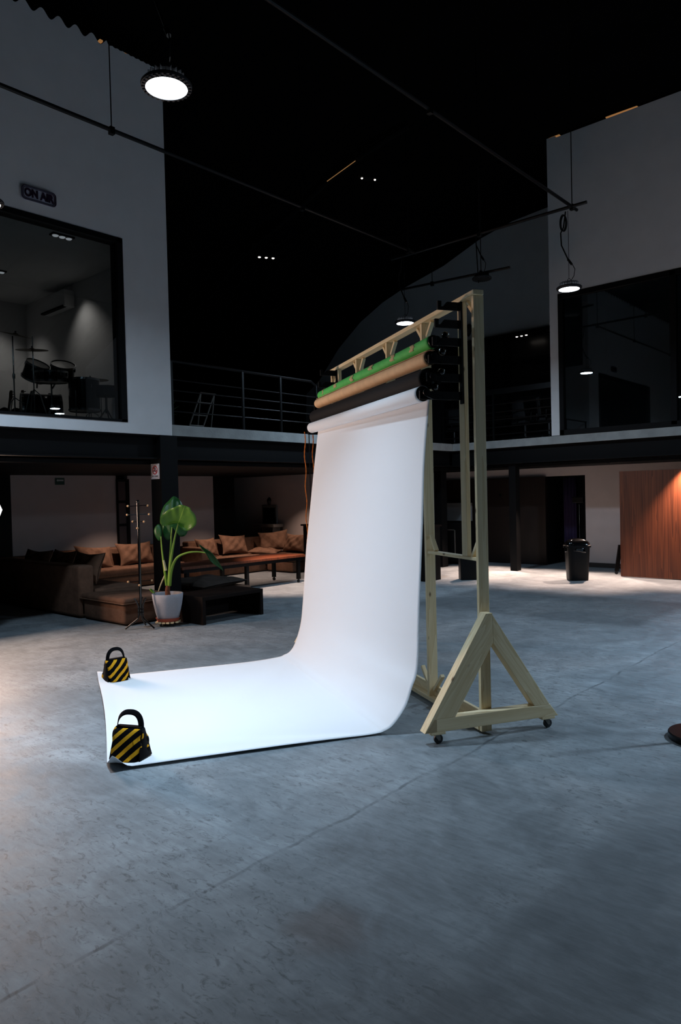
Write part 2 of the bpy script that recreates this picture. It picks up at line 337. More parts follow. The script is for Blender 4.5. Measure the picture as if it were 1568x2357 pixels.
# ---------------------------------------------------------------- the hall
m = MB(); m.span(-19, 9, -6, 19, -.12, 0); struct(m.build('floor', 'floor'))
PROFILE = [(-18.3, 3.0), (-18.1, 5.6), (-17.45, 6.0), (-16.5, 6.98), (-15.5, 7.7), (-14.55, 8.16), (-13.66, 8.45), (-12.17, 8.8), (-10.84, 9.3), (-9.83, 9.52), (-8.8, 9.6), (-7.33, 9.9), (-4.5, 9.86), (0, 9.5), (5, 8.6), (9, 7.2)]
m = MB(); nu = 190
m.grid(lambda u, v: (lambda k, fr: (PROFILE[k][0]+(PROFILE[k+1][0]-PROFILE[k][0])*fr, -4+22.7*u, PROFILE[k][1]+(PROFILE[k+1][1]-PROFILE[k][1])*fr + .02 + .03*math.sin(u*22.7/.26*2*math.pi)))(min(int(v*14.999)+0, 14), v*15-min(int(v*14.999), 14)), nu, 15)
struct(m.build('ceiling', 'roof', smooth=True, solid=.01))
m = MB(); m.prism([(b, 18.5, z) for b, z in PROFILE] + [(9, 18.5, 0), (-18.3, 18.5, 0)], (0, .15, 0)); struct(m.build('wall_far', 'wall'))
m = MB(); m.span(-18.5, -18.3, -4, 18.5, 0, 5.8); struct(m.build('wall_side', 'black'))
# upper left studio: white wall with its picture window, wavy top against the roof sheet
m = MB()
m.span(-10.2, -10, -2, 7.02, 2.97, 3.14); m.span(-10.2, -10, 6.19, 7.02, 3.14, 6.0); m.span(-10.2, -10, -2, 1.0, 3.14, 6.0)
tops = [(a/40, 8.93 + (.055*math.sin(a/40*2*math.pi/.26) if a/40 < 6.05 else .008*math.sin(a*1.7))) for a in range(-80, 281)] + [(7.02, 8.86)]
m.prism([(-10, -2, 6.0)] + [(-10, 7.02, 6.0)] + [(-10, a, z) for a, z in reversed(tops)], (-.2, 0, 0))
WL = struct(m.build('wall_left', 'wall'))
m = MB()
for a0, a1, z0 in ((5.95, 6.0, 8.97), (6.36, 6.44, 8.95), (6.58, 6.7, 8.93)): m.span(-10.12, -10.06, a0, a1, z0, z0+.025)
m.build('roof_gap_light', 'amber', WL)
m = MB(); m.span(-15.1, -15, -2, 7.0, 3.15, 6.2); m.span(-15, -10.2, 6.94, 7.0, 3.15, 6.2); m.span(-15, -10.2, -2, -1.9, 3.15, 6.2); struct(m.build('wall_studio', 'wall'))
m = MB(); m.span(-15, -10.2, -2, 6.96, 6.08, 6.2); struct(m.build('ceiling_studio', 'wall'))
def bars(mb, plane, pos, depth, rects):
    for (u0, u1, z0, z1) in rects:
        if plane == 'b': mb.span(pos-depth, pos, u0, u1, z0, z1)
        else: mb.span(u0, u1, pos, pos+depth, z0, z1)
fr = MB(); bars(fr, 'b', -9.99, .2, [(6.09, 6.19, 3.14, 6.0), (1.0, 6.19, 5.92, 6.0), (1.0, 6.19, 3.14, 3.18), (1.0, 1.1, 3.14, 6.0)])
w1 = struct(fr.build('window_1', 'black'))
m = MB(); m.span(-10.052, -10.04, 1.1, 6.09, 3.18, 5.92); m.build('window_pane', 'glass', w1)
# upper right room
m = MB(); m.span(-7.33, -7.13, 15.45, 15.65, 3.16, 9.86); m.span(-7.13, 8, 15.45, 15.65, 6.33, 9.82); m.span(-7.33, -7.2, 15.65, 18.5, 3.16, 9.5)
m.span(2.0, 8, 15.45, 15.65, 3.16, 6.33); WR = struct(m.build('wall_right', 'wall'))
m = MB()
for b0, b1, z0 in ((-7.3, -7.05, 9.86), (-6.0, -5.35, 9.865)): m.span(b0, b1, 15.5, 15.6, z0, z0+.03)
m.build('roof_gap_light', 'amber', WR)
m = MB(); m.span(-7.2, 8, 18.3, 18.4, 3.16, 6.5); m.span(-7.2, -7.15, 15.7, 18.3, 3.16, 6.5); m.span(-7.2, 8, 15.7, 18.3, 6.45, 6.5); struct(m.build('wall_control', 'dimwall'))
fr = MB(); bars(fr, 'a', 15.44, .14, [(-7.13, -7.03, 3.16, 6.33), (-7.13, 2, 6.22, 6.33), (-7.13, 2, 3.16, 3.27), (-4.73, -4.62, 3.2, 6.3), (-1.7, -1.6, 3.2, 6.3)])
w2 = struct(fr.build('window_2', 'black'))
for b0, b1 in ((-7.03, -4.73), (-4.62, -1.7)):
    m = MB(); m.span(b0, b1, 15.5, 15.512, 3.27, 6.22); m.build('window_pane', 'glass', w2)
# glazed front of the far balcony room
fr = MB(); bars(fr, 'a', 18.3, .12, [(-12.6, -7.33, 6.2, 6.36), (-10.08, -9.93, 3.15, 6.2), (-12.6, -12.45, 3.15, 6.3), (-12.6, -7.33, 5.52, 5.6)])
w3 = struct(fr.build('window_3', 'black'))
m = MB(); m.span(-12.5, -7.33, 18.4, 18.42, 3.15, 6.25); m.build('window_pane', plain('dark room glass', (26, 25, 24), .3), w3)
# mezzanine slab with its steel edge beams
m = MB(); m.span(-18.3, -10.22, -2, 7.02, 2.97, 3.14); m.span(-18.3, -10.0, 7.03, 18.5, 2.97, 3.15); m.span(-9.99, 8, 15.45, 18.5, 2.97, 3.15); struct(m.build('floor_mezzanine', 'slab'))
m = MB(); m.span(-10.16, -10.13, -2, 15.5, 2.6, 2.97); m.span(-10.24, -10.04, -2, 15.5, 2.58, 2.605); m.span(-10.24, -10.04, -2, 15.5, 2.945, 2.97); struct(m.build('trim_1', 'black'))
m = MB(); m.span(-10.1, 8, 15.58, 15.61, 2.6, 2.97); m.span(-10.1, 8, 15.5, 15.69, 2.58, 2.605); m.span(-10.1, 8, 15.5, 15.69, 2.945, 2.97); struct(m.build('trim_2', 'black'))
m = MB(); m.span(-18.3, -10.3, -2, 18.4, 2.5, 2.56); m.span(-10.3, 8, 15.75, 18.4, 2.5, 2.56); struct(m.build('ceiling_lower', 'black'))
m = MB(); m.span(-10.29, -10.0, 6.78, 7.11, 0, 2.97); struct(m.build('pillar_front', 'black'))
m = MB(); m.span(-10.62, -10.4, 15.5, 15.75, 0, 2.97); m.span(-10.62, -10.38, 15.5, 15.75, 3.15, 4.95); struct(m.build('pillar_corner', 'black'))
m = MB(); m.span(-8.52, -8.34, 15.6, 15.8, 0, 2.6); struct(m.build('pillar_right', 'black'))
# lower walls
m = MB(); m.span(-15.15, -15, 6.49, 8.93, 0, 2.5); m.span(-15.15, -15, 9.23, 11.75, 0, 2.5); struct(m.build('wall_lounge', 'lowwall'))
m = MB(); m.span(-15.15, -14.97, -2, 6.49, 0, 2.5); m.span(-15.12, -15.0, 11.75, 12.46, 0, 2.5); m.span(-15.3, -15.2, 6, 12.5, 0, 2.5); struct(m.build('wall_lounge_dark', 'black'))
m = MB(); m.span(-17.5, -11.2, 13.5, 13.65, 0, 2.5); struct(m.build('wall_back', 'lowwall'))
m = MB(); m.span(-11.9, -8.35, 17.3, 17.45, 2.28, 2.5); m.span(-8.35, -7.35, 17.3, 17.45, 2.28, 2.5); m.span(-7.35, 6, 17.3, 17.45, 0, 2.5); m.span(-11.9, -11.0, 17.32, 17.45, 0, 2.28); struct(m.build('wall_lower', 'lowwall'))
m = MB(); m.span(-7.35, 6, 17.27, 17.3, 0, .11); struct(m.build('baseboard_right', 'skirting'))
m = MB(); m.span(-8.4, -7.3, 18.3, 18.4, 0, 2.3); m.span(-8.45, -8.4, 17.45, 18.35, 0, 2.3); m.span(-7.34, -7.28, 17.45, 18.35, 0, 2.3); struct(m.build('wall_recess', 'black'))
m = MB(); m.span(-11.6, -8.37, 17.22, 17.3, 0.01, 2.27); d1 = struct(m.build('door_1', 'darkwalnut'))
m = MB(); m.box((-9.66, 17.2, 1.83), (.05, .04, .06)); m.build('door_handle', 'blackmetal', d1)
m = MB(); m.span(-5.87, -1.2, 15.62, 15.71, .015, 2.29); d2 = struct(m.build('door_2', 'walnut'))
m = MB(); m.span(-14.99, -14.94, 9.16, 9.24, 0, 2.42); m.span(-14.99, -14.94, 8.92, 8.95, 0, 2.42)
for z in (2.36, 1.86, 1.32, .8, .1): m.span(-14.985, -14.945, 8.95, 9.16, z, z+.06)
d3 = struct(m.build('door_3', 'black'))
m = MB(); m.span(-14.975, -14.965, 8.95, 9.16, 0, 2.4); m.build('door_pane', plain('smoked door glass', (46, 46, 48), .3), d3)

# ---------------------------------------------------------------- lamps
def bay_lamp(loc, label, on=True, drop=1.3, tilt=0.0, coil=False, power=1.0, spread=172):
    t = thing('bay_lamp', label, 'lamp', loc, 0, 'round bay lamps hanging from the pipe grid'); t.rotation_euler = (tilt, 0, 0)
    m = MB(); m.lathe([(.165, 0), (.168, .012), (.2, .012), (.203, .03), (.19, .045), (.15, .055)], n=48, cap=False)
    for k in range(28):
        a = 2*math.pi*k/28; m.box((0, 0, 0), (.022, .02, .014), Matrix.Translation((.184*math.cos(a), .184*math.sin(a), .009)) @ Matrix.Rotation(a, 4, 'Z'))
    m.build('housing_ring', 'housing', t, smooth=True)
    m = MB(); m.lathe([(.166, .006), (.12, .001), (0, -.001)], n=48, cap=False); m.build('lens', 'lens' if on else 'lensoff', t)
    m = MB(); m.lathe([(.11, .05), (.105, .12), (.06, .13), (0, .13)], n=32)
    for k in range(20):
        a = 2*math.pi*k/20; m.box((0, 0, 0), (.045, .006, .06), Matrix.Rotation(a, 4, 'Z') @ Matrix.Translation((.125, 0, .085)))
    m.build('heat_sink', 'housing', t, smooth=True)
    m = MB(); m.tube([(.022*math.cos(a), 0, .155+.022*math.sin(a)) for a in [2*math.pi*k/16 for k in range(17)]], .005, 6, cap=False); m.build('hook', 'blackmetal', t)
    m = MB(); m.tube([(0, 0, .175), (0, 0, drop)], .004, 6); m.build('hanging_wire', 'blackmetal', t)
    m = MB(); m.tube([(.03, 0, .13), (.1, -.03, .2), (.12, -.04, .3), (.05, 0, .42)], .006, 6); m.tube([(.05, 0, .4), (-.02, .02, .5)], .02, 8)
    m.tube([(-.02, .02, .5), (-.12, .0, .75), (-.13, 0, .95), (-.08, 0, drop-.25), (-.04, 0, drop)], .011, 6)
    m.build('power_cord', 'blackplastic', t)
    if coil:
        m = MB()
        for k in range(3): m.tube([(-.09+.05*math.cos(a), .02*k, drop-.17+.13*math.sin(a)) for a in [2*math.pi*i/20 for i in range(21)]], .009, 6, cap=False)
        m.build('cord_coil', 'blackplastic', t)
    if on: lamp('lamp_glow', 'AREA', (0, 0, -.008), LAMP_W*power, COOL, size=.31, spot=spread, parent=t)
    return t
bay_lamp((-4.87, 3.46, 5.2), 'nearest lit round bay lamp, high above the white paper', drop=1.28, spread=82, power=.47)
bay_lamp((-8.15, 3.35, 5.2), 'lit bay lamp cut off by the left picture edge, just above the studio window', drop=1.28, power=.62)
bay_lamp((-8.3, 11.25, 5.2), 'lit round bay lamp hanging behind the wooden top rail of the stand', drop=1.28, power=.8)
bay_lamp((-5.05, 11.38, 5.2), 'lit bay lamp with a looped cord in front of the right room window', drop=1.28, coil=True, power=.38)
bay_lamp((-7.8, 13.3, 6.36), 'unlit dark bay lamp fixed up under the far pipe', on=False, drop=.2)
bay_lamp((.5, 8.5, 5.2), 'lit bay lamp over the open floor right of the stand, outside the picture', drop=1.28, spread=108, power=1.9)
bay_lamp((4.05, 12.1, 5.2), 'lit bay lamp on the other side of the hall, mirrored higher in the studio window', drop=1.28, power=2.6)
bay_lamp((5.3, 12.9, 5.2), 'lit bay lamp on the other side of the hall, mirrored lower in the studio window', drop=1.28, power=2.6)
def pipe(p0, p1, label, rods):
    t = thing('ceiling_pipe', label, 'pipe', p0, 0, 'dark suspended lamp pipes')
    o = Vector(p0); d = Vector(p1)-o
    m = MB(); m.tube([(0, 0, 0), d], .026, 10); m.build('pipe_tube', 'blackmetal', t)
    for s, top in rods:
        q = d*s; m = MB(); m.tube([q, (q.x, q.y, top-o.z)], .008, 6); m.box((q.x, q.y, q.z-.01), (.06, .06, .09)); m.build('hanger_rod', 'blackmetal', t)
pipe((-8.0, -1, 6.5), (-8.05, 11.3, 6.5), 'long dark pipe crossing in front of the left white wall', [(.15, 9.8), (.477, 9.75), (.75, 9.75), (.98, 9.75)])
pipe((-4.85, -1, 6.5), (-4.95, 11.5, 6.5), 'long dark pipe crossing the upper middle of the hall', [(.3, 9.85), (.66, 9.85), (.985, 9.85)])
pipe((-8.6, 11.25, 6.5), (-4.7, 11.3, 6.5), 'short cross pipe joining the two long pipes by the right wall', [(.5, 9.85)])
pipe((-9.7, 13.05, 6.5), (-7.2, 13.4, 6.5), 'far short pipe carrying the unlit lamp', [(.3, 9.6), (.75, 9.6)])
# arched roof rib with small spot lamps and a slit of light
t = thing('roof_rib', 'dark arched roof rib with glints of light along it', 'beam', (-12.5, 12.2, 7.5))
pts = [(-15.6, 7.3), (-14.6, 7.9), (-13.6, 8.3), (-12.3, 8.65), (-11, 9.1), (-9.9, 9.35), (-8.8, 9.5)]
m = MB(); m.tube([(b+12.5, 0, z-7.5) for b, z in pts], .06, 6); m.build('rib_tube', 'blackmetal', t)
m = MB(); m.tube([(-11.05+12.5, -.07, 9.04-7.5), (-10.2+12.5, -.07, 9.22-7.5)], .008, 5); m.build('light_slit', 'amber', t)
def spot_bar(loc, rz, label, mat, n=3, gap=.16, r=.028):
    t = thing('spot_fixture', label, 'spotlight', loc, rz)
    m = MB(); m.box((0, 0, .03), (gap*(n-1)+.14, .14, .05), bev=.01); m.build('spot_housing', 'blackmetal', t)
    for k in range(n):
        m = MB(); x = (k-(n-1)/2)*gap; m.lathe([(r+.012, 0), (r, -.012), (0, -.006)], (x, 0, .005), 14, cap=False); m.build('spot_lens', mat, t)
spot_bar((-13.0, 12.0, 7.75), R(60), 'row of three small lit spots high in the dark roof', 'spot', 3, .17, .022)
spot_bar((-9.9, 12.2, 8.75), R(60), 'pair of tiny glinting spots near the upper end of the roof rib', 'spot', 2, .3, .012)
spot_bar((-9.31, 17.9, 6.12), 0, 'small row of lit spots standing in for a reflection in the far balcony glass', 'spot', 3, .14, .02)  # fixture added in place of a spot's reflection in the far pane
spot_bar((-10.72, 5.58, 6.05), R(90), 'recessed triple spotlight in the studio ceiling behind the window', 'glow', 3, .11, .038)
spot_bar((-13.1, 5.54, 6.05), R(90), 'recessed triple spotlight at the left picture edge, deeper in the studio', 'glow', 3, .11, .038)
lamp('studio_spot', 'SPOT', (-14.3, 6.2, 6.0), 50, (1, .88, .82), (-.1, .03, -1), .05, 95, .9)
lamp('studio_spot', 'SPOT', (-12.6, 6.5, 6.0), 38, (1, .88, .82), (.1, .1, -1), .05, 95, .9)
def downlight(x, y, label, power, cone=95, aim=(0, 0, -1)):
    t = thing('ceiling_downlight', label, 'downlight', (x, y, 2.5), 0, 'recessed downlights under the mezzanine')
    m = MB(); m.lathe([(.06, 0), (.062, -.008), (.045, -.012), (.042, -.002)], n=24); m.build('trim_ring', 'blackmetal', t, smooth=True)
    m = MB(); m.lathe([(.042, -.004), (0, -.004)], n=20, cap=False); m.build('bulb_face', 'lens' if False else 'spot', t)
    lamp('downlight_beam', 'SPOT', (0, 0, -.03), power, WARM, aim, .03, cone, .75, parent=t)
downlight(-13.7, 8.6, 'warm downlight over the left end of the long brown sofa', DOWN_W*1.25)
downlight(-13.6, 11.2, 'warm downlight over the middle of the long brown sofa', DOWN_W*1.25)
downlight(-13.2, 12.6, 'warm downlight over the sofa corner by the drinking fountain', DOWN_W*.75)
downlight(-10.9, 10.6, 'warm downlight over the floor beside the coffee table', DOWN_W*4.40, 72)
downlight(-9.2, 15.86, 'warm downlight over the floor by the dark board door', DOWN_W*7.14, 74, (0, -.38, -1))
downlight(-7.6, 15.86, 'warm downlight over the floor behind the bin', DOWN_W*5.80, 74, (0, -.38, -1))
downlight(-6.2, 15.86, 'warm downlight over the floor by the white wall strip', DOWN_W*5.80, 74, (0, -.38, -1))
t = thing('ceiling_downlight', 'warm downlight grazing the walnut sliding panel', 'downlight', (-4.45, 15.4, 2.55), 0, 'recessed downlights under the mezzanine')
m = MB(); m.lathe([(.06, 0), (.062, -.008), (.045, -.012), (.042, -.002)], n=24); m.build('trim_ring', 'blackmetal', t, smooth=True)
lamp('downlight_beam', 'SPOT', (0, 0, -.03), DOWN_W*5.5, WARM, (0, .06, -1), .03, 85, .8, parent=t)
# octagonal softbox at the left picture edge
t = thing('softbox', 'lit octagonal softbox at the left picture edge', 'softbox', (-10.49, 3.82, 0))
F = Matrix.Translation((0, 0, 1.82)) @ Matrix.Rotation(R(90), 4, 'Y')
m = MB(); m.lathe([(.6, 0), (.59, .004), (0, .004)], n=8, T=F, cap=False); m.build('front_diffuser', 'soft', t)
m = MB(); m.lathe([(.605, .005), (.605, -.02), (.3, -.28), (.09, -.42), (.09, -.6), (0, -.6)], n=8, T=F, cap=False); m.build('shell', 'canvas', t)
m = MB(); m.tube([(-.45, 0, 1.8), (-.45, 0, .1)], .016, 10); m.build('stand_pole', 'blackmetal', t)
for k in range(3):
    a = R(150+120*k); m = MB(); m.tube([(-.45, 0, .42), (-.45+.42*math.cos(a), .42*math.sin(a), .012)], .011, 8); m.build('stand_leg', 'blackmetal', t)
lamp('softbox_glow', 'AREA', (.02, 0, 1.82), SOFT_W, ROSE, (1, 0, -.02), 1.1, spot=176, parent=t)

# ---------------------------------------------------------------- rolling lumber stand (local x = depth, y = along the rail)
FX, FY, FROT = -3.11, 4.48, R(60.7)
st = thing('backdrop_stand', 'tall pine lumber backdrop stand on casters, with A-frame foot', 'stand', (FX, FY, 0), FROT)
PD, PD2 = .42, .51                                         # front and back of the posts
lumber('top_rail', (.465, .026, 3.455), (.465, 3.62, 3.455), .089, .038, st)
POSTS = [(.064, .02), (1.0, .03), (1.82, 2.6), (2.71, 2.6), (3.6, .02)]
for wv, z0 in POSTS: lumber('post', (.475, wv, z0), (.475, wv, 3.436), .038, .089, st, up=(1, 0, 0))
def brace(wv, sgn, z, n=.13, d=.475):
    lumber('corner_brace', (d, wv+sgn*.022, z-sgn*0-n), (d, wv+sgn*(n+.005), z-.012), .036, .03, st, up=(0, sgn*.7, .7))
for wv, s in ((.083, 1), (.98, -1), (1.02, 1), (1.8, -1), (1.84, 1), (2.69, -1), (2.73, 1), (3.58, -1)): brace(wv, s, 3.436, .125)
lumber('lower_rail', (.475, .083, 1.375), (.475, .98, 1.375), .07, .026, st)
lumber('corner_brace', (.475, .1, 1.53), (.475, .2, 1.392), .036, .03, st, up=(0, .8, .5)); lumber('corner_brace', (.475, .965, 1.53), (.475, .865, 1.392), .036, .03, st, up=(0, -.8, .5))
lumber('hanger_post', (.46, .285, 1.389), (.46, .285, 3.436), .09, .038, st, up=(1, 0, 0)); lumber('hanger_post', (.46, 3.39, 2.4), (.46, 3.39, 3.436), .09, .038, st, up=(1, 0, 0))
lumber('hanger_rail', (.475, 2.73, 2.5), (.475, 3.58, 2.5), .07, .03, st)
lumber('base_rail', (.465, .083, .045), (.465, 3.6, .045), .089, .038, st); lumber('base_rail', (.497, .083, .11), (.497, 3.6, .11), .03, .09, st)
brace(.98, -1, .30, .18); brace(1.02, 1, .30, .18)
def a_foot(wc):
    t = .089
    lumber('foot_base', (-.03, wc, .15), (1.0, wc, .15), t, .1, st, shear=(-.075, .0, .075, 0))
    m = MB()                                              # left leg with mitred ends, then right leg
    for poly in ([(-.105, .1), (.0, .1), (.0, .2), (.155, .2), (.492, .735), (.492, .968), (.435, .968)], [(.492, .735), (.492, .955), (.995, .2), (.855, .2)]):
        m = MB(); q = [(x, wc-t/2-(.001 if i else 0), z) for i, (x, z) in enumerate(poly)]
        m.prism([(x, wc-t/2, z) for x, z in poly], (0, t, 0)); o = m.build('foot_leg', 'pine', None, bev=.003)
        x0, z0 = poly[0]; x1, z1 = (.49, .95); ang = math.atan2(z1-z0, x1-x0) if poly[0][0] < 0 else math.atan2(.2-.955, .995-.492)
        Rm = Matrix.Rotation(-ang, 4, 'Y'); T = Matrix.Translation((poly[0][0], wc, poly[0][1])) @ Rm
        o.data.transform(T.inverted()); o.parent = st; o.matrix_local = T
    for x in (.01, .985):
        lumber('caster_block', (x-.06, wc, .09), (x+.06, wc, .09), t, .022, st)
        m = MB(); m.box((x, wc, .076), (.07, .05, .006)); m.prism([(x-.02, wc-.02, .075), (x+.025, wc-.02, .075), (x+.03, wc-.02, .028), (x+.01, wc-.02, .028)], (0, .004, 0)); m.prism([(x-.02, wc+.016, .075), (x+.025, wc+.016, .075), (x+.03, wc+.016, .028), (x+.01, wc+.016, .028)], (0, .004, 0))
        c = m.build('caster_fork', 'steel', st)
        m = MB(); m.lathe([(.0, -.014), (.03, -.014), (.036, -.008), (.036, .008), (.03, .014), (0, .014)], n=24, T=Matrix.Translation((x+.018, wc, .036)) @ Matrix.Rotation(R(90), 4, 'X'), cap=False); m.build('caster_wheel', 'rubber', c, smooth=True)
a_foot(0.0); a_foot(3.66)
ROLLS = [(.272, 3.405, None), (.245, 3.262, None), (.222, 3.127, 'green'), (.184, 2.985, 'tan'), (.164, 2.845, 'black'), (.10, 2.70, 'white')]
for wv in (.262, 3.405):
    m = MB(); m.span(.425, .441, wv-.02, wv+.02, 2.62, 3.45); hb = m.build('hook_bar', 'black', st)
    for k, (d, z, nm) in enumerate(ROLLS):
        za = 3.40-.143*k; tip = d-.045
        m = MB(); m.prism([(tip, wv-.012, za-.035), (.43, wv-.012, za-.035), (.43, wv-.012, za+.03), (tip+.085, wv-.012, za+.03), (tip+.05, wv-.012, za-.01), (tip+.032, wv-.012, za-.01), (tip+.034, wv-.012, za+.034), (tip, wv-.012, za+.034)], (0, .024, 0))
        m.build('hook_arm', 'black', hb, bev=.003)
rnd = random.Random(3)
def roll(nm, label, d, z, r, mat, w0, w1, wob=.0, far_dz=0.0):
    t = thing('paper_roll', label, 'paper roll', (FX, FY, 0), FROT, None)
    ang = math.atan2(far_dz, w1-w0)
    T = Matrix.Translation((d, w0, z)) @ Matrix.Rotation(ang, 4, 'X') @ Matrix.Rotation(R(-90), 4, 'X'); L = w1-w0
    m = MB(); n = 60
    def f(u, v):
        a = -u*2*math.pi; rr = r + wob*math.sin(v*9+a*2)*.5 + .0018*u
        return (rr*math.cos(a), rr*math.sin(a), v*L)
    m.grid(f, 48, n); m.b.verts.ensure_lookup_table(); bmesh.ops.transform(m.b, matrix=T, verts=m.b.verts)
    m.build('paper_roll_body', mat, t, smooth=True, solid=.002)
    m = MB(); m.lathe([(r*.985, .004), (r*.985, .012), (r*.55, .012), (r*.55, .002)], n=40, T=T, cap=False); m.lathe([(r*.985, L-.012), (r*.985, L-.004), (r*.55, L-.004), (r*.55, L-.014)], n=40, T=T, cap=False)
    m.build('roll_end', mat if mat == 'paperblack' else 'core', t)
    for e in (0, 1):
        B = T @ Matrix.Translation((0, 0, L if e else 0)) @ (Matrix.Identity(4) if e else Matrix.Rotation(R(180), 4, 'X'))
        m = MB(); m.lathe([(min(r*.98, .05), -.002), (min(r*.98, .05), .012), (.022, .03), (.018, .06), (.03, .062), (.03, .075), (0, .078)], n=28, T=B, cap=False)
        m.tube([B @ Vector((-.01, .0, .05)), B @ Vector((.02, .025*(1 if e else -1), .05)), B @ Vector((.07, .045*(1 if e else -1), .055))], .012, 8)
        x = m.build('end_plug', 'blackplastic', t, smooth=True)
        cpos = B @ Vector((0, 0, .04)); m = MB(); m.ball((cpos.x+.085, cpos.y, cpos.z+.045), .03, n=20); m.build('chain_weight', 'gloss', t, smooth=True)
    return t, T, L
tg, Tg, Lg = roll('green', 'green paper roll with beige tape strips, topmost of the four rolls', .222, 3.125, .05, 'papergreen', .33, 3.36, .004, -.004)
for k in range(6):
    v = (.10, .24, .42, .60, .78, .93)[k]; a0, a1 = R(200-rnd.uniform(0, 22)), R(262+rnd.uniform(-18, 14)); vw = (.028, .03, .034, .03, .033, .012)[k]
    m = MB(); m.grid(lambda p, q: Tg @ Vector(((.0545)*math.cos(-(a0+(a1-a0)*p)+R(58)), (.0545)*math.sin(-(a0+(a1-a0)*p)+R(58)), (v+vw*(q-.5)+.006*math.sin(9*p+k))*Lg)), 8, 3); m.build('tape_strip', 'tape', tg, smooth=True, solid=.0012)
m = MB(); m.grid(lambda p, q: Tg @ Vector((.052-.012*p, -.03-.028*p+.006*math.sin(q*31), (.02+.96*q)*Lg)), 2, 60); m.build('loose_edge', 'papergreen', tg, smooth=True, solid=.002)
tt, Tt, Lt = roll('tan', 'kraft tan paper roll with a loose edge, below the green roll', .184, 2.99, .054, 'kraft', .31, 3.36, .002, .03)
m = MB(); m.grid(lambda p, q: Tt @ Vector((-.03+.07*p+.0, -.054-.012*math.sin(p*3.1)-.012*(.5+.5*math.sin(q*23+2*math.sin(q*7)))*p, q*Lt)), 4, 70); m.build('loose_edge', 'kraft', tt, smooth=True, solid=.002)
roll('black', 'thick black paper roll just above the white roll', .166, 2.825, .082, 'paperblack', .30, 3.42, .001, .04)
tw, Tw, Lw = roll('white', 'white paper roll feeding the long sheet that sweeps onto the floor', .10, 2.70, .06, 'paper', .29, 3.38, 0, .03)
NEAR = [(.158, 2.72), (.163, 2.66), (.11, 2.17), (.083, 1.68), (.06, 1.33), (.037, .98), (.012, .53), (-.045, .356), (-.1, .22), (-.195, .095), (-.265, .04), (-.375, .016), (-.8, .012), (-1.6, .012), (-2.2, .012), (-2.37, .014)]
FAR = [(.15, 2.74), (.125, 2.66), (.05, 2.12), (-.015, 1.61), (-.055, 1.3), (-.085, .98), (-.12, .6), (-.152, .39), (-.22, .19), (-.285, .095), (-.36, .06), (-.44, .04), (-.8, .018), (-1.6, .012), (-2.2, .012), (-2.43, .014)]
def cr(P, u):
    n = len(P)-1; i = min(int(u*n), n-1); t = u*n-i; p = [P[max(0, min(n, i+k))] for k in (-1, 0, 1, 2)]
    return [0.5*(2*p[1][c]+(p[2][c]-p[0][c])*t+(2*p[0][c]-5*p[1][c]+4*p[2][c]-p[3][c])*t*t+(3*p[1][c]-p[0][c]-3*p[2][c]+p[3][c])*t**3) for c in (0, 1)]
def sm(x): x = max(0, min(1, x)); return x*x*(3-2*x)
def sheet(u, v):
    a, b = cr(NEAR, u), cr(FAR, u); d = a[0]+(b[0]-a[0])*v; z = a[1]+(b[1]-a[1])*v
    wn = .305+.05*sm((u-.55)/.25); wv = wn+(3.225-wn)*v
    if u > .74:
        e = sm((u-.74)/.1)
        z += e*.012*sm(1-v/.06)                                      # long near edge lifts off the floor
        c = math.hypot((d+2.40)/.21, (wv-.33)/.2); z += .10*sm(1-c)**1.1; d += .04*sm(1-c)
        c = math.hypot((d+2.43)/.25, (wv-3.23)/.3); z += .06*sm(1-c)
        z += .02*sm((-d-2.25)/.16)*math.sin(math.pi*v)
        d += .03*math.sin(v*math.pi)*sm((-d-2.2)/.2)
    return (d, wv, max(z, .004))
m = MB(); m.grid(sheet, 150, 60); m.build('paper_sheet', 'paper', tw, smooth=True, solid=.0016)
for dd in (.03, .13):
    m = MB(); pts = [(dd+.008*math.sin(k*.5), 3.47, 2.69-.03*k) for k in range(60)]; m.tube(pts, [.0045 if k % 2 else .0075 for k in range(60)], 6); m.build('pull_chain', 'chain', tw)
m = MB(); m.tube([(.085, 3.47, 2.7), (.09, 3.47, 1.3)], .006, 6); m.build('dark_cord', 'blackplastic', tw)

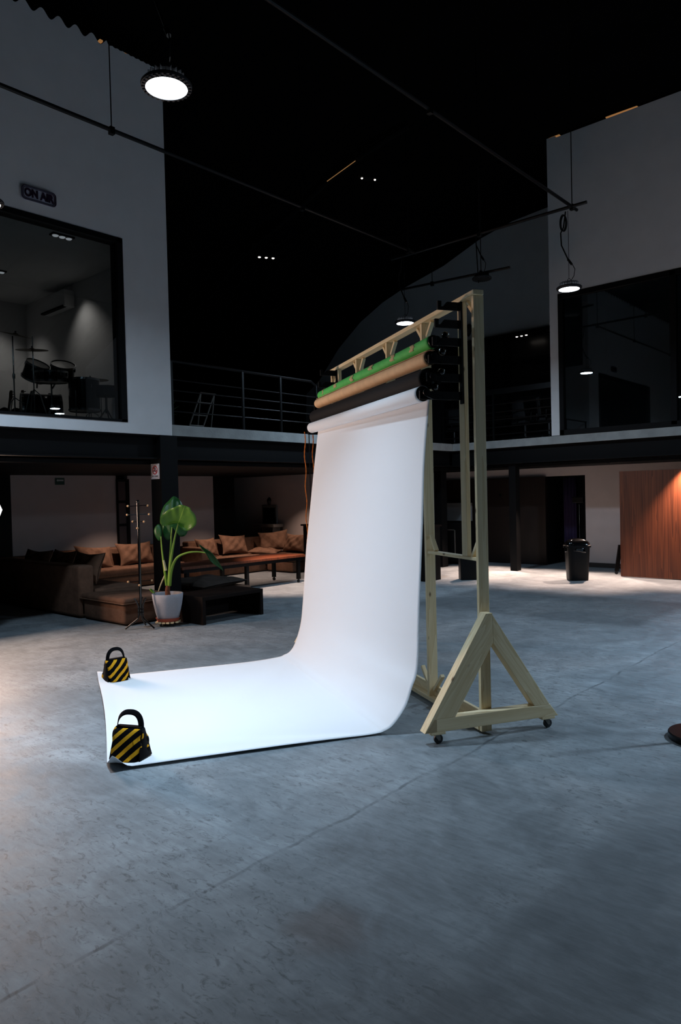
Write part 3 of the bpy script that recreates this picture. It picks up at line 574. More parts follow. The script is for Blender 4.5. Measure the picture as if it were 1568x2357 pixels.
# ---------------------------------------------------------------- sandbags on the paper
def sandbag(label, d, wv, rz, lean=1.0, sc=1.0):
    x = FX+d*math.cos(FROT)-wv*math.sin(FROT); y = FY+d*math.sin(FROT)+wv*math.cos(FROT)
    t = thing('sandbag', label, 'sandbag', (x, y, .016), rz, 'striped sandbags weighting the paper'); t.scale = (sc,)*3
    for s in (-1, 1):
        def f(u, v):
            a = u*2*math.pi; z = .215*v; hw = (.108+.010*math.sin(3*v+s))*(1-.09*v*v)*(1-.05*(1-v)**8); th = .052*(1-v)**.55*(.55+.9*v) + .016
            cx, sy = math.cos(a), math.sin(a); px = hw*math.copysign(abs(cx)**.45, cx); py = th*math.copysign(abs(sy)**.8, sy)
            off = s*(.072*(1-v)**.8*lean+.012); return (px + .006*math.sin(11*v+4*u+s), py+off+.004*math.sin(17*px*10+6*v), max(0, z - .01*(1-v)*abs(px)*4*0))
        m = MB(); m.grid(f, 40, 18); m.b.verts.ensure_lookup_table()
        m.prism([( .1*math.cos(2*math.pi*k/16), s*(.084*lean)+.05*math.sin(2*math.pi*k/16), .002) for k in range(16)], (0, 0, .004))
        m.build('sand_pouch', 'stripes', t, smooth=True, solid=.004)
    m = MB(); m.box((0, 0, .214), (.2, .052, .026), bev=.008); m.build('top_band', 'canvas', t)
    def strap(u, v):
        a = math.pi*u; r = Vector((math.cos(a), 0, math.sin(a))); c = Vector((.092*math.copysign(abs(math.cos(a))**.8, math.cos(a)), .01*math.sin(5*u), .205+.118*math.sin(a)**.8))
        k = (r*(.55+.25*math.sin(4*u)) + Vector((0, 1, 0))*.7).normalized(); return c + k*(v-.5)*.04
    m = MB(); m.grid(strap, 28, 3); m.build('handle', 'canvas', t, smooth=True, solid=.006)
    for s in (-1, 1):
        m = MB(); m.grid(lambda u, v: (s*(.104+.016*(1-u)), (-.5+v)*(.12*(1-u)+.046), .004+.21*u), 8, 2); m.build('side_strap', 'canvas', t, smooth=True, solid=.006)
    return t
sandbag('yellow and black striped sandbag on the near corner of the white paper', -2.20, .57, R(26), .68, 1.03)
sandbag('yellow and black striped sandbag on the far corner of the white paper', -2.24, 3.04, R(82), .85, 1.0)

# ---------------------------------------------------------------- round stand base at right
t = thing('round_base_stand', 'round black weighted stand base at the right picture edge', 'stand', (-1.57, 5.79, 0))
m = MB(); m.lathe([(0, .0), (.24, 0), (.25, .006), (.25, .044), (.243, .052), (0, .056)], n=64); m.build('weighted_base', 'blackmetal', t, smooth=True)
m = MB(); m.tube([(0, 0, .05), (0, 0, 1.9)], .016, 12); m.build('stand_pole', 'blackmetal', t)

# ---------------------------------------------------------------- coat rack
cx, cy = turn(-3.0, 10.62)
t = thing('coat_rack', 'black metal coat rack with small wooden knobs beside the potted plant', 'coat rack', (cx, cy, 0), YAW)
m = MB(); m.tube([(0, 0, .2), (0, 0, 1.88)], .021, 14); m.ball((0, 0, 1.89), .027); m.build('pole', 'gloss', t, smooth=True)
for z, a, l in ((1.83, 40, .155), (1.70, 8, .158), (1.595, -42, .15), (1.50, 90, .06), (.71, 20, .17), (.655, 92, .05)):
    ca, sa = math.cos(R(a)), math.sin(R(a)); ends = (-1, 1) if a not in (90, 92) else (-1,)
    m = MB(); m.tube([(-l*ca, -l*sa, z-.004), (l*ca if len(ends) == 2 else 0, l*sa if len(ends) == 2 else 0, z+.004)], .006, 8); pg = m.build('peg', 'blackmetal', t)
    for e in ends:
        m = MB(); m.ball((e*l*ca, e*l*sa, z), .017); m.build('knob', 'ballwood', pg, smooth=True)
for a in (200, -22, 90):
    ca, sa = math.cos(R(a)), math.sin(R(a)); m = MB()
    m.tube([(.09*ca, .09*sa, .46), (.055*ca, .055*sa, .40), (.034*ca, .034*sa, .34), (.034*ca, .034*sa, .2), (.05*ca, .05*sa, .15), (.23*ca, .23*sa, .018)], .013, 10); m.build('leg', 'gloss', t, smooth=True)
for z in (.30, .25):
    m = MB(); m.lathe([(.05, z-.005), (.056, z), (.05, z+.005)], n=24); m.build('leg_ring', 'blackmetal', t)

# ---------------------------------------------------------------- potted plant on its wheeled caddy
px_, py_ = turn(-2.655, 10.85)
t = thing('plant_caddy', 'slatted wooden plant caddy on wheels under the grey pot', 'plant caddy', (px_, py_, 0), YAW)
for k in range(6):
    m = MB(); x = -.15+.06*k; h = math.sqrt(max(.01, .178**2-x*x)); m.span(x-.022, x+.022, -h, h, .052, .075); m.build('slat', 'pine', t)
m = MB(); m.span(-.13, .13, -.1, -.06, .035, .053); m.span(-.13, .13, .06, .1, .035, .053); m.build('batten', 'darkwood', t)
for x in (-.09, .09):
    for y in (-.09, .09):
        m = MB(); m.lathe([(0, -.012), (.018, -.012), (.018, .012), (0, .012)], n=16, T=Matrix.Translation((x, y, .018)) @ Matrix.Rotation(R(90), 4, 'X'), cap=False); m.build('wheel', 'rubber', t)
sc_ = thing('plant_saucer', 'terracotta saucer under the grey pot', 'saucer', (px_, py_, .076), YAW)
m = MB(); m.lathe([(0, 0), (.155, 0), (.178, .035), (.184, .05), (.176, .05), (.165, .03), (.15, .014), (0, .014)], n=48, cap=False); m.build('saucer_dish', 'terracotta', sc_, smooth=True)
t = thing('potted_plant', 'elephant ear plant with big green leaves in a pale grey pot', 'plant', (px_, py_, .092), YAW)
m = MB(); m.lathe([(0, .0), (.15, .0), (.158, .01), (.185, .12), (.212, .24), (.226, .33), (.232, .395), (.229, .4), (.222, .395), (.215, .34), (.2, .3)], n=56, cap=False); m.build('pot', 'pot', t, smooth=True)
m = MB(); m.lathe([(.21, .325), (.12, .335), (0, .34)], n=32, cap=False); m.build('soil', 'soil', t)
def q(X, Y, d=0.0): return Vector(((X/6.933-57.5)*.00656, d, (1448-1130-Y/6.933)*.00656-.092))
def stalk(pts, r0, r1, mat='stem', name='stalk'):
    m = MB(); P = [Vector(p) for p in pts]; out = []
    for i in range(len(P)-1):
        for k in range(6):
            a = cr([(p.x, p.z) for p in P], (i+k/6)/(len(P)-1)); y = P[i].y+(P[i+1].y-P[i].y)*k/6; out.append((a[0], y, a[1]))
    out.append(tuple(P[-1])); n = len(out); m.tube(out, [r0+(r1-r0)*i/(n-1) for i in range(n)], 10); return m.build(name, mat, t, smooth=True)
stalk([q(405, 1720), q(400, 1640), q(412, 1560)], .042, .03, 'bark', 'stem_base')
def leaf(outl, J, tip, mat, y0, bowl, tilt=(0, 0)):
    m = MB(); Jv = Vector(J); ax = (Vector(tip)-Jv); L = ax.length; ax.normalize(); lat = Vector((ax.y, -ax.x)); P = [Vector(p) for p in outl]; n = len(P); NT = 7
    uvl = m.b.loops.layers.uv.verify(); info = {}
    def mk(p, tt):
        v = m.b.verts.new(q(p.x, p.y, y0+bowl*tt*tt + tilt[0]*(p.x-J[0])/400 + tilt[1]*(p.y-J[1])/400 + .008*math.sin(p.x*.05)*tt))
        d = p-Jv; info[v] = (d.dot(lat)/L, d.dot(ax)/L); return v
    P2 = []
    for i in range(n):
        a, b, c, d = P[i-1], P[i], P[(i+1) % n], P[(i+2) % n]
        for k in range(3):
            s = k/3; P2.append(.5*(2*b+(c-a)*s+(2*a-5*b+4*c-d)*s*s+(3*b-a-3*c+d)*s**3))
    n = len(P2); c0 = mk(Jv, 0); rings = [[mk(Jv+(p-Jv)*(k/NT), k/NT) for p in P2] for k in range(1, NT+1)]
    for i in range(n):
        j = (i+1) % n; m.b.faces.new((c0, rings[0][i], rings[0][j]))
        for k in range(NT-1): m.b.faces.new((rings[k][i], rings[k+1][i], rings[k+1][j], rings[k][j]))
    for fc in m.b.faces:
        for lp in fc.loops: lp[uvl].uv = info[lp.vert]
    return m.build('leaf', mat, t, smooth=True, solid=.003)
stalk([q(420, 1570, .0), q(460, 1250, -.02), q(540, 850, -.05), q(625, 565, -.08)], .026, .009)
leaf([(765, 285), (690, 272), (600, 310), (520, 335), (430, 390), (365, 450), (342, 520), (350, 575), (400, 602), (480, 575), (560, 553), (625, 570), (650, 610), (690, 650), (740, 687), (800, 680), (880, 630), (920, 590), (935, 520), (915, 430), (870, 370), (848, 322), (800, 300)], (625, 560), (765, 290), 'leaf', -.08, -.05, (-.05, .12))
stalk([q(405, 1570, .02), q(435, 1250, .05), q(460, 850, .08), q(480, 630, .09)], .022, .008)
leaf([(490, 133), (420, 195), (340, 280), (290, 390), (275, 480), (290, 560), (310, 650), (330, 760), (380, 835), (420, 842), (460, 740), (480, 625), (510, 680), (570, 770), (620, 790), (680, 770), (720, 690), (705, 560), (685, 400), (640, 290), (600, 210), (550, 160)], (480, 610), (490, 140), 'leafdark', .09, .06, (.03, -.05))
stalk([q(390, 1560, -.01), q(352, 1200, -.01), q(325, 950, .01), q(314, 775, .03)], .02, .007)
leaf([(258, 578), (205, 640), (193, 700), (215, 770), (260, 842), (292, 835), (318, 775), (318, 680), (300, 600)], (312, 775), (215, 640), 'leafdark', .03, .04)
stalk([q(440, 1560, -.02), q(490, 1300, -.06), q(590, 1115, -.1), q(760, 1035, -.14), q(930, 1020, -.16), q(1085, 1042, -.18)], .026, .008)
leaf([(985, 893), (1050, 950), (1110, 990), (1180, 1060), (1240, 1150), (1278, 1230), (1318, 1338), (1270, 1290), (1190, 1230), (1130, 1160), (1095, 1080), (1072, 1037), (1020, 970)], (1085, 1042), (1310, 1330), 'leafdark', -.18, -.04, (.1, .1))
stalk([q(240, 1660, .05), q(300, 1520, .03), q(365, 1400, .0)], .008, .014, 'sheath', 'dry_sheath')
stalk([q(388, 1320, -.02), q(365, 1200, -.02), q(355, 1150, -.02)], .021, .012, 'sheath', 'dry_sheath')
leaf([(95, 1625), (130, 1620), (175, 1668), (170, 1690), (130, 1680)], (172, 1690), (95, 1625), 'leaf', .04, .02)

# ---------------------------------------------------------------- lounge under the mezzanine
def pillow(name, mat, label, cat, loc, rot, w, h, th, seed, group=None, parent=None):
    rr = random.Random(seed); p1, p2 = rr.uniform(0, 6), rr.uniform(0, 6)
    m = MB()
    for s in (-1, 1):
        def f(u, v, s=s):
            x, y = 2*u-1, 2*v-1; e = (1-abs(x)**2.6)*(1-abs(y)**2.6); k = 1-.17*(1-abs(x)**1.6)*(y*y) ; k2 = 1-.13*(1-abs(y)**1.6)*(x*x)
            wr = .018*math.sin(6*x+4*y+p1)*e + (.010*math.sin(11*x-8*y+p2+2*x*y))*e + .003*math.sin(23*x+15*y+p1*2)*e
            return (x*w/2*k2, y*h/2*k, s*(th/2*max(0, e)**.55 + .004) + wr)
        m.grid(f, 30, 24)
    o = m.build(name, mat, parent, smooth=True, weld=True); o.location = loc; o.rotation_euler = rot
    if label: tag(o, label, cat, group)
    return o
def cushion_block(name, x0, x1, y0, y1, z0, z1, parent, bev=.05, mat='suede'):
    m = MB(); m.span(x0, x1, y0, y1, z0, z1); o = m.build(name, mat, parent); b = o.modifiers.new('edge', 'BEVEL'); b.width = bev; b.segments = 4
    o.data.polygons.foreach_set('use_smooth', [True]*len(o.data.polygons)); return o
def sofa(label, loc, parts, group='brown sofa sections in the lounge'):
    t = thing('sofa_section', label, 'sofa', loc, 0, group)
    for nm, x0, x1, y0, y1, z0, z1 in parts: cushion_block(nm, x0-loc[0], x1-loc[0], y0-loc[1], y1-loc[1], z0, z1, t, .045)
    return t
sofa('dark brown sofa section seen from its back, left of the ottoman', (-12.6, 6.3, 0), [('base', -14.2, -10.97, 5.82, 6.95, .02, .28), ('backrest', -14.2, -10.97, 5.8, 6.08, .03, .86), ('seat', -14.2, -10.97, 6.09, 6.98, .281, .45)])
sofa('dark brown corner sofa section at the left picture edge', (-14.55, 6.3, 0), [('base', -14.95, -14.24, 5.5, 7.1, .02, .3), ('backrest', -14.95, -14.7, 5.5, 7.1, .3, .82)])
sofa('brown sofa section along the wall behind the coat rack', (-14.4, 8.6, 0), [('base', -14.93, -13.88, 7.15, 10.0, .02, .28), ('backrest', -14.93, -14.66, 7.15, 10.0, .281, .86), ('seat', -14.65, -13.85, 7.15, 10.0, .281, .46)])
sofa('brown sofa section along the wall with a square arm at its left end', (-14.4, 11.8, 0), [('base', -14.93, -13.88, 10.42, 13.4, .02, .28), ('backrest', -14.93, -14.66, 10.66, 13.4, .281, .86), ('seat', -14.65, -13.85, 10.66, 13.4, .281, .46), ('armrest', -14.6, -13.8, 10.4, 10.655, .285, .75)])
sofa('brown sofa section under the drinking fountain', (-13.3, 13.0, 0), [('base', -13.83, -12.86, 12.5, 13.42, .02, .28), ('backrest', -13.83, -12.86, 13.18, 13.42, .281, .82), ('seat', -13.83, -12.86, 12.48, 13.17, .281, .46)])
CG = 'loose brown cushions on the sofas'
for lab, loc, rot, w_, h_, th, sd in (
    ('brown cushion on the dark sofa section nearest the coat rack', (-11.5, 6.24, .78), (R(70), 0, R(4)), .85, .55, .22, 1),
    ('dark brown cushion left of centre on the dark sofa section', (-12.4, 6.24, .78), (R(72), 0, R(-3)), .9, .56, .22, 2),
    ('dark brown cushion at the left end of the dark sofa section', (-13.4, 6.24, .76), (R(70), 0, R(3)), .95, .56, .22, 3),
    ('lit brown cushion seen between the coat rack and the pillar', (-14.45, 9.05, .70), (R(68), 0, R(92)), .95, .55, .22, 4),
    ('brown cushion lying on the sofa left of the coat rack pole', (-14.42, 8.0, .70), (R(65), R(5), R(88)), .85, .52, .2, 5),
    ('brown cushion leaning on the sofa right of the square arm', (-14.42, 11.05, .70), (R(66), 0, R(92)), .62, .5, .2, 6),
    ('wide brown cushion in the middle of the right hand sofa', (-14.40, 11.9, .72), (R(66), R(4), R(88)), .85, .54, .22, 7),
    ('bright creased brown cushion below the drinking fountain', (-14.05, 12.95, .75), (R(62), R(-6), R(40)), .8, .6, .22, 8),
    ('brown cushion against the sofa back right of the fountain', (-13.3, 13.05, .72), (R(68), 0, R(2)), .8, .5, .2, 9),
    ('flat brown cushion lying on the seat before the fountain', (-13.9, 12.5, .52), (R(6), R(4), R(30)), .8, .5, .14, 10)):
    pillow('sofa_cushion', 'suede2', lab, 'cushion', loc, rot, w_, h_, th, sd, CG)
t = thing('ottoman', 'brown suede ottoman with a loose top cushion in front of the coat rack', 'ottoman', (-10.3, 6.28, 0))
cushion_block('ottoman_body', -.62, .62, -.44, .44, .02, .34, t, .05)
m = MB(); m.box((0, 0, .375), (1.3, .93, .1)); o = m.build('top_cushion', 'suede', t); b = o.modifiers.new('edge', 'BEVEL'); b.width = .045; b.segments = 4; o.data.polygons.foreach_set('use_smooth', [True]*len(o.data.polygons))
m = MB(); m.box((0, 0, .345), (1.34, .97, .016)); m.build('flange', 'suede2', t, bev=.007)
t = thing('ottoman', 'low brown ottoman mostly hidden behind the dark coffee table', 'ottoman', (-10.55, 8.0, 0)); cushion_block('ottoman_body', -.6, .6, -.62, .62, .02, .32, t, .05)
pillow('floor_cushion', 'greycush', 'dark grey floor cushion behind the dark coffee table', 'cushion', (-10.5, 7.95, .40), (0, 0, R(12)), 1.1, 1.25, .2, 21)
t = thing('coffee_table', 'low dark wood coffee table with slab ends, right of the potted plant', 'table', (-9.16, 7.22, 0))
lumber('table_top', (0, -.61, .395), (0, .61, .395), .78, .055, t, mat='darkwood')
for y in (-.58, .58): lumber('end_panel', (0, y, .0), (0, y, .367), .06, .78, t, up=(1, 0, 0), mat='darkwood')
lumber('stretcher_panel', (-.2, -.55, .18), (-.2, .55, .18), .03, .3, t, mat='darkwood')
t = thing('long_table', 'long dark table on casters in front of the brown sofa', 'table', (-11.75, 9.7, 0))
lumber('table_top', (0, -1.65, .595), (0, 1.65, .595), .95, .05, t, mat='walnut'); m = MB(); m.span(-.44, .44, -1.6, 1.6, .50, .57); m.build('apron', 'blackmetal', t)
for y in (-1.5, 0, 1.5):
    for x in (-.4, .4):
        m = MB(); m.span(x-.035, x+.035, y-.035, y+.035, .08, .5); l = m.build('leg', 'blackmetal', t)
        m = MB(); m.lathe([(0, -.015), (.036, -.015), (.036, .015), (0, .015)], n=18, T=Matrix.Translation((x, y, .038)) @ Matrix.Rotation(R(90), 4, 'X'), cap=False); m.build('caster', 'rubber', l)
t = thing('drinking_fountain', 'steel wall drinking fountain with a back plate above the sofa', 'drinking fountain', (-14.72, 13.5, 1.1))
m = MB(); m.span(-.29, .29, -.05, -.002, -.5, .6); m.build('back_plate', 'steel', t, bev=.004)
m = MB(); m.span(-.24, .24, -.065, -.05, .05, .52); m.build('vent_panel', 'blackmetal', t)
m = MB(); m.span(-.29, .56, -.42, -.05, .0, .09); m.build('basin', 'steel', t, bev=.015)
m = MB(); m.prism([(-.02, -.05, 0), (.44, -.05, 0), (.36, -.05, -.45), (.02, -.05, -.45)], (0, -.28, 0)); m.build('cover', 'steel', t)
m = MB(); m.tube([(.46, -.2, .09), (.46, -.2, .17), (.42, -.2, .2), (.38, -.2, .19)], .01, 8); m.build('spout', 'chrome', t)
for x in (.0, .12): 
    m = MB(); m.ball((x, -.43, .045), .018); m.build('push_button', 'chrome', t)
def pick(loc, rotz, label, s=1.0):
    t = thing('wall_sconce', label, 'wall lamp', loc, rotz); m = MB()
    for sgn in (1,):
        m.grid(lambda u, v: (s*.085*math.cos(2*math.pi*u)*math.sin(math.pi*v)*(1 if math.sin(2*math.pi*u) > 0 else 1.0), -.05*s*(1-abs(2*v-1)**2), s*.12*math.cos(math.pi*v)) if False else
               (s*.085*(1-v)**.5*math.cos(2*math.pi*u)*(1-.35*max(0, -math.sin(2*math.pi*u))), -.07*s*v, s*(.1*math.sin(2*math.pi*u) if math.sin(2*math.pi*u) > 0 else .15*math.sin(2*math.pi*u))*(1-v)**.5), 32, 8)
    m.build('shade', 'blackmetal', t, smooth=True)
    m = MB(); m.box((0, -.004, 0), (.04, .008, .05)); m.build('wall_plate', 'blackmetal', t)
pick((-14.76, 13.5, 1.82), 0, 'black plectrum-shaped fitting on the wall above the fountain')
pick((-11.2, 18.29, 6.7), 0, 'black plectrum-shaped fitting high on the far grey wall', 1.5)
# dark counter behind the paper
t = thing('bar_counter', 'long black counter behind the white paper', 'counter', (-10.85, 13.0, 0))
m = MB(); m.span(-1.85, 1.88, -.26, .28, .0, 1.18); m.build('counter_body', 'black', t); m = MB(); m.span(-1.9, 1.92, -.3, .3, 1.18, 1.22); m.build('counter_top', 'darkwood', t)

# ---------------------------------------------------------------- signs
t = thing('no_smoking_sign', 'white no smoking sign with red ring on the dark pillar', 'sign', (-10.16, 6.775, 2.38))
m = MB(); m.box((0, 0, 0), (.24, .006, .25)); m.build('sign_plate', 'signwhite', t, bev=.002)
SF = Matrix.Translation((0, -.004, 0)) @ Matrix.Rotation(R(90), 4, 'X')
m = MB()
for (x, z, a, b) in ((0, .108, .2, .004), (0, -.108, .2, .004), (-.1, 0, .004, .22), (.1, 0, .004, .22)): m.box((x, -.004, z), (a, .003, b))
m.build('border_line', 'signink', t)
m = MB(); m.lathe([(.072, -.002), (.072, .002), (.058, .002), (.058, -.002), (.072, -.002)], n=40, T=Matrix.Translation((0, -.005, .022)) @ Matrix.Rotation(R(90), 4, 'X'), cap=False); m.box((0, 0, 0), (.128, .004, .014), Matrix.Translation((0, -.006, .022)) @ Matrix.Rotation(R(48), 4, 'Y')); m.build('red_ring', 'signred', t)
m = MB(); m.box((-.022, -.005, .008), (.05, .003, .014)); m.box((.04, -.005, .01), (.022, .003, .014)); m.tube([(.02, -.005, .025), (.024, -.005, .04), (.01, -.005, .05), (.008, -.005, .062)], .006, 6); m.box((-.002, -.005, .06), (.03, .003, .012)); m.build('cigarette_symbol', 'signink', t)
text_mesh('letters', 'NO FUMAR', .034, 'signink', t, Matrix.Translation((0, -.004, -.08)) @ Matrix.Rotation(R(90), 4, 'X'), .001, bold=.0006)
t = thing('exit_sign', 'dark green sign with a pale left arrow on the lounge wall', 'sign', (-14.995, 7.57, 2.37), R(90))
m = MB(); m.box((0, 0, 0), (.21, .008, .15)); m.build('sign_plate', 'exitgreen', t)
m = MB(); m.prism([(-.08, -.006, .02), (-.045, -.006, .05), (-.045, -.006, .036), (.08, -.006, .036), (.08, -.006, .004), (-.045, -.006, .004), (-.045, -.006, -.01)], (0, -.002, 0)); m.build('arrow', 'exitwhite', t)
t = thing('on_air_sign', 'unlit ON AIR neon sign above the studio window', 'sign', (-9.97, 4.86, 6.26), R(90))
def rrect(w_, h_, r, y, n=6):
    pts = []
    for cx0, cz0, a0 in ((w_/2-r, h_/2-r, 0), (-w_/2+r, h_/2-r, 90), (-w_/2+r, -h_/2+r, 180), (w_/2-r, -h_/2+r, 270)):
        for k in range(n+1): a = R(a0+90*k/n); pts.append((cx0+r*math.cos(a), y, cz0+r*math.sin(a)))
    return pts
m = MB(); m.prism(rrect(.5, .2, .05, .0), (0, .008, 0)); m.build('backing', 'neonback', t)
m = MB(); p = rrect(.49, .19, .05, -.012); m.tube(p+[p[0]], .008, 8); p = rrect(.45, .155, .04, -.012); m.tube(p+[p[0]], .005, 8); m.build('neon_border', 'neon', t)
text_mesh('letters', 'ON AIR', .15, 'neon', t, Matrix.Translation((0, -.008, 0)) @ Matrix.Rotation(R(90), 4, 'X'), .008, bold=.006, sx=.82)

# ---------------------------------------------------------------- studio behind the left window: drum kit, guitars, wall unit
kx, ky = turn(-5.2, 12.5); KZ = 3.15
def K(X, Y, d=0.0): return Vector(((X/5.227-784)*.00758+5.2, d, 1.9+(418-Y/5.227)*.00758-KZ))
def kit(name, label, cat, d=0.0): return thing(name, label, cat, (kx - d*math.sin(YAW), ky + d*math.cos(YAW), KZ), YAW)
def stand(t, X, Ytop, Yfork, r=.012, legs=((-.22, .1), (.24, .12), (.02, -.28))):
    p = K(X, Ytop); m = MB(); m.tube([(p.x, 0, .06), (p.x, 0, p.z)], r, 10); m.tube([(p.x, 0, p.z*.55), (p.x, 0, p.z*.6)], r*1.9, 10); m.build('stand_tube', 'chrome', t, smooth=True)
    f = K(X, Yfork).z
    for lx, ly in legs: m = MB(); m.tube([(p.x, 0, f), (p.x+lx*.4, ly*.4, f*.86), (p.x+lx, ly, .012)], .009, 8); m.build('stand_leg', 'chrome', t, smooth=True)
    return p
CYM = [(.0, .028), (.03, .024), (.045, .008), (.12, .002), (.25, -.008), (.25, -.010), (.12, 0), (.04, .005), (0, .02)]
def cymbal(t, c, tilt, s, mat='brass'):
    m = MB(); m.lathe([(r*s, z) for r, z in CYM], n=48, T=Matrix.Translation(c) @ Matrix.Rotation(tilt[0], 4, 'X') @ Matrix.Rotation(tilt[1], 4, 'Y'), cap=False); m.build('cymbal_plate', mat, t, smooth=True)
    m = MB(); m.tube([c - Vector((0, 0, .02)), c + Vector((0, 0, .06))], .008, 8); m.ball(c+Vector((0, 0, .045)), .016); m.build('wing_nut', 'blackmetal', t)
t = kit('cymbal_stand', 'tilted dark cymbal on a tall chrome stand at the left of the drums', 'cymbal', -.3); stand(t, 318, 225, 940); cymbal(t, K(355, 208), (R(8), R(15)), 1.02)
t = kit('cymbal_stand', 'level dark cymbal on a chrome stand in front of the toms', 'cymbal', -.55); stand(t, 622, 275, 880, .01, ((-.26, .1), (.22, .1), (.0, -.2))); cymbal(t, K(613, 425), (R(6), R(1)), 1.03)
def drum(parent, c, rot, r, h, name='drum_shell', lugs=8):
    T = Matrix.Translation(c) @ rot; m = MB(); m.lathe([(r, -h/2), (r, h/2)], n=48, T=T, cap=False); s = m.build(name, 'drum', parent, smooth=True)
    m = MB(); m.lathe([(0, h/2+.004), (r*.99, h/2+.002)], n=48, T=T, cap=False); m.lathe([(0, -h/2-.004), (r*.99, -h/2-.002)], n=48, T=T, cap=False); m.build('drum_head', 'head', s)
    m = MB()
    for z in (-h/2, h/2): m.lathe([(r, z-.018), (r+.012, z-.018), (r+.012, z+.018), (r*.98, z+.018)], n=48, T=T, cap=False)
    m.build('hoop', 'chrome', s, smooth=True)
    m = MB()
    for k in range(lugs):
        a = 2*math.pi*k/lugs; m.box((0, 0, 0), (.02, .014, min(.06, h*.4)), T @ Matrix.Translation(((r+.01)*math.cos(a), (r+.01)*math.sin(a), h*.25)) @ Matrix.Rotation(a, 4, 'Z'))
    m.build('tension_lug', 'chrome', s)
    return s
t = kit('bass_drum', 'black bass drum with two tilted toms mounted on top', 'drum', .15)
bc = K(495, 975); bc.z = .34
drum(t, bc, Matrix.Rotation(R(28), 4, 'Z') @ Matrix.Rotation(R(90), 4, 'Y'), .33, .62, 'bass_shell', 10)
drum(t, K(470, 595, -.1), Matrix.Rotation(R(18), 4, 'X') @ Matrix.Rotation(R(28), 4, 'Y'), .19, .27, 'tom_shell')
drum(t, K(760, 575, .05), Matrix.Rotation(R(26), 4, 'X') @ Matrix.Rotation(R(16), 4, 'Y'), .2, .2, 'tom_shell')
m = MB(); m.tube([K(455, 790), K(462, 690)], .016, 8); m.tube([K(640, 800), K(740, 640)], .016, 8); m.build('tom_mount', 'chrome', t)
t = kit('snare_drum', 'shallow black snare drum on its stand under the right tom', 'drum', -.25); drum(t, K(740, 708), Matrix.Rotation(R(3), 4, 'X'), .265, .155, 'snare_shell', 10)
p = K(740, 790); m = MB(); m.tube([(p.x, 0, .3), p], .014, 8); m.build('stand_tube', 'chrome', t)
for lx, ly in ((-.24, .1), (.24, .1), (0, -.26)): m = MB(); m.tube([(p.x, 0, .42), (p.x+lx, ly, .012)], .01, 8); m.build('stand_leg', 'chrome', t)
t = kit('floor_tom', 'large black floor tom on legs at the right of the drum kit', 'drum', -.1); c = K(1085, 915); drum(t, c, I4, .255, .52, 'floor_tom_shell')
for a in (20, 140, 260):
    x, y = c.x+.275*math.cos(R(a)), .275*math.sin(R(a)); m = MB(); m.tube([(x, y, c.z+.05), (x, y, .012)], .009, 8); m.build('leg', 'chrome', t)
t = kit('hi_hat', 'thin bronze hi-hat cymbal on a stand behind the floor tom', 'cymbal', .25); stand(t, 1078, 640, 1080, .01); cymbal(t, K(1080, 690), (R(3), 0), 1.25, 'brass')
t = kit('drum_stool', 'round black padded drum stool at the right window edge', 'stool', .1); c = K(1300, 862); m = MB(); m.lathe([(0, .1), (.19, .1), (.225, .07), (.23, 0), (.21, -.07), (0, -.08)], c, 40, cap=False); m.build('seat', 'canvas', t, smooth=True)
m = MB(); m.tube([(c.x, 0, .3), (c.x, 0, c.z-.07)], .02, 10); m.build('column', 'blackmetal', t)
for a in (90, 210, 330): m = MB(); m.tube([(c.x, 0, .38), (c.x+.26*math.cos(R(a)), .26*math.sin(R(a)), .014)], .012, 8); m.build('leg', 'blackmetal', t)
for i, (X, Y, lab) in enumerate(((28, 800, 'guitar headstock at the left picture edge beside the drums'), (140, 790, 'guitar with a dark tuned headstock, left of the bass drum'), (228, 790, 'guitar half hidden behind the bass drum'))):
    d = .5+.1*i; t = kit('guitar', lab, 'guitar', d); top = K(X, Y-30); nb = K(X-35, 1010); lean = Vector((nb.x-top.x, 0, nb.z-top.z)).normalized()
    m = MB(); m.prism([top+Vector((-.012, -.015, 0)), top+Vector((.03, -.015, .0)), top+Vector((.026, -.015, -.14)), top+Vector((-.006, -.015, -.19)), top+Vector((-.034, -.015, -.16)), top+Vector((-.03, -.015, -.05))], (0, .018, 0)); h = m.build('headstock', 'guitar', t)
    for k in range(3): m = MB(); m.tube([top+Vector((.03, 0, -.03-.045*k)), top+Vector((.062, 0, -.022-.045*k))], .007, 6); m.build('tuning_peg', 'blackmetal', h)
    m = MB(); e = top+lean*.85; m.tube([top+lean*.14, e], .022, 8); m.build('neck', 'guitar', t)
    m = MB(); bz = .26; bx = e.x; m.prism([(bx+.19*math.cos(a)*(1-.22*math.sin(a)), -.03, bz+.24*math.sin(a)) for a in [2*math.pi*k/28 for k in range(28)]], (0, .06, 0)); m.build('guitar_body', 'gloss', t, bev=.008)
t = kit('guitar_rack', 'low black guitar rack at the left picture edge', 'guitar rack', .75); a, b = K(-160, 1010), K(200, 1010); m = MB(); m.tube([a, b], .02, 8); m.tube([a, (a.x, 0, .02)], .016, 8); m.tube([b, (b.x, 0, .02)], .016, 8); m.tube([(a.x, 0, .03), (b.x, 0, .03)], .018, 8); m.build('rack_frame', 'blackmetal', t)
t = thing('air_conditioner', 'white wall air conditioner in the dim studio', 'air conditioner', (-13.4, 6.935, 5.78), 0)
m = MB(); m.span(-.5, .5, -.22, 0, -.16, .16, .03); m.build('casing', 'wall', t, smooth=True); m = MB(); m.span(-.45, .45, -.225, -.15, -.162, -.13); m.build('louvre', 'black', t)

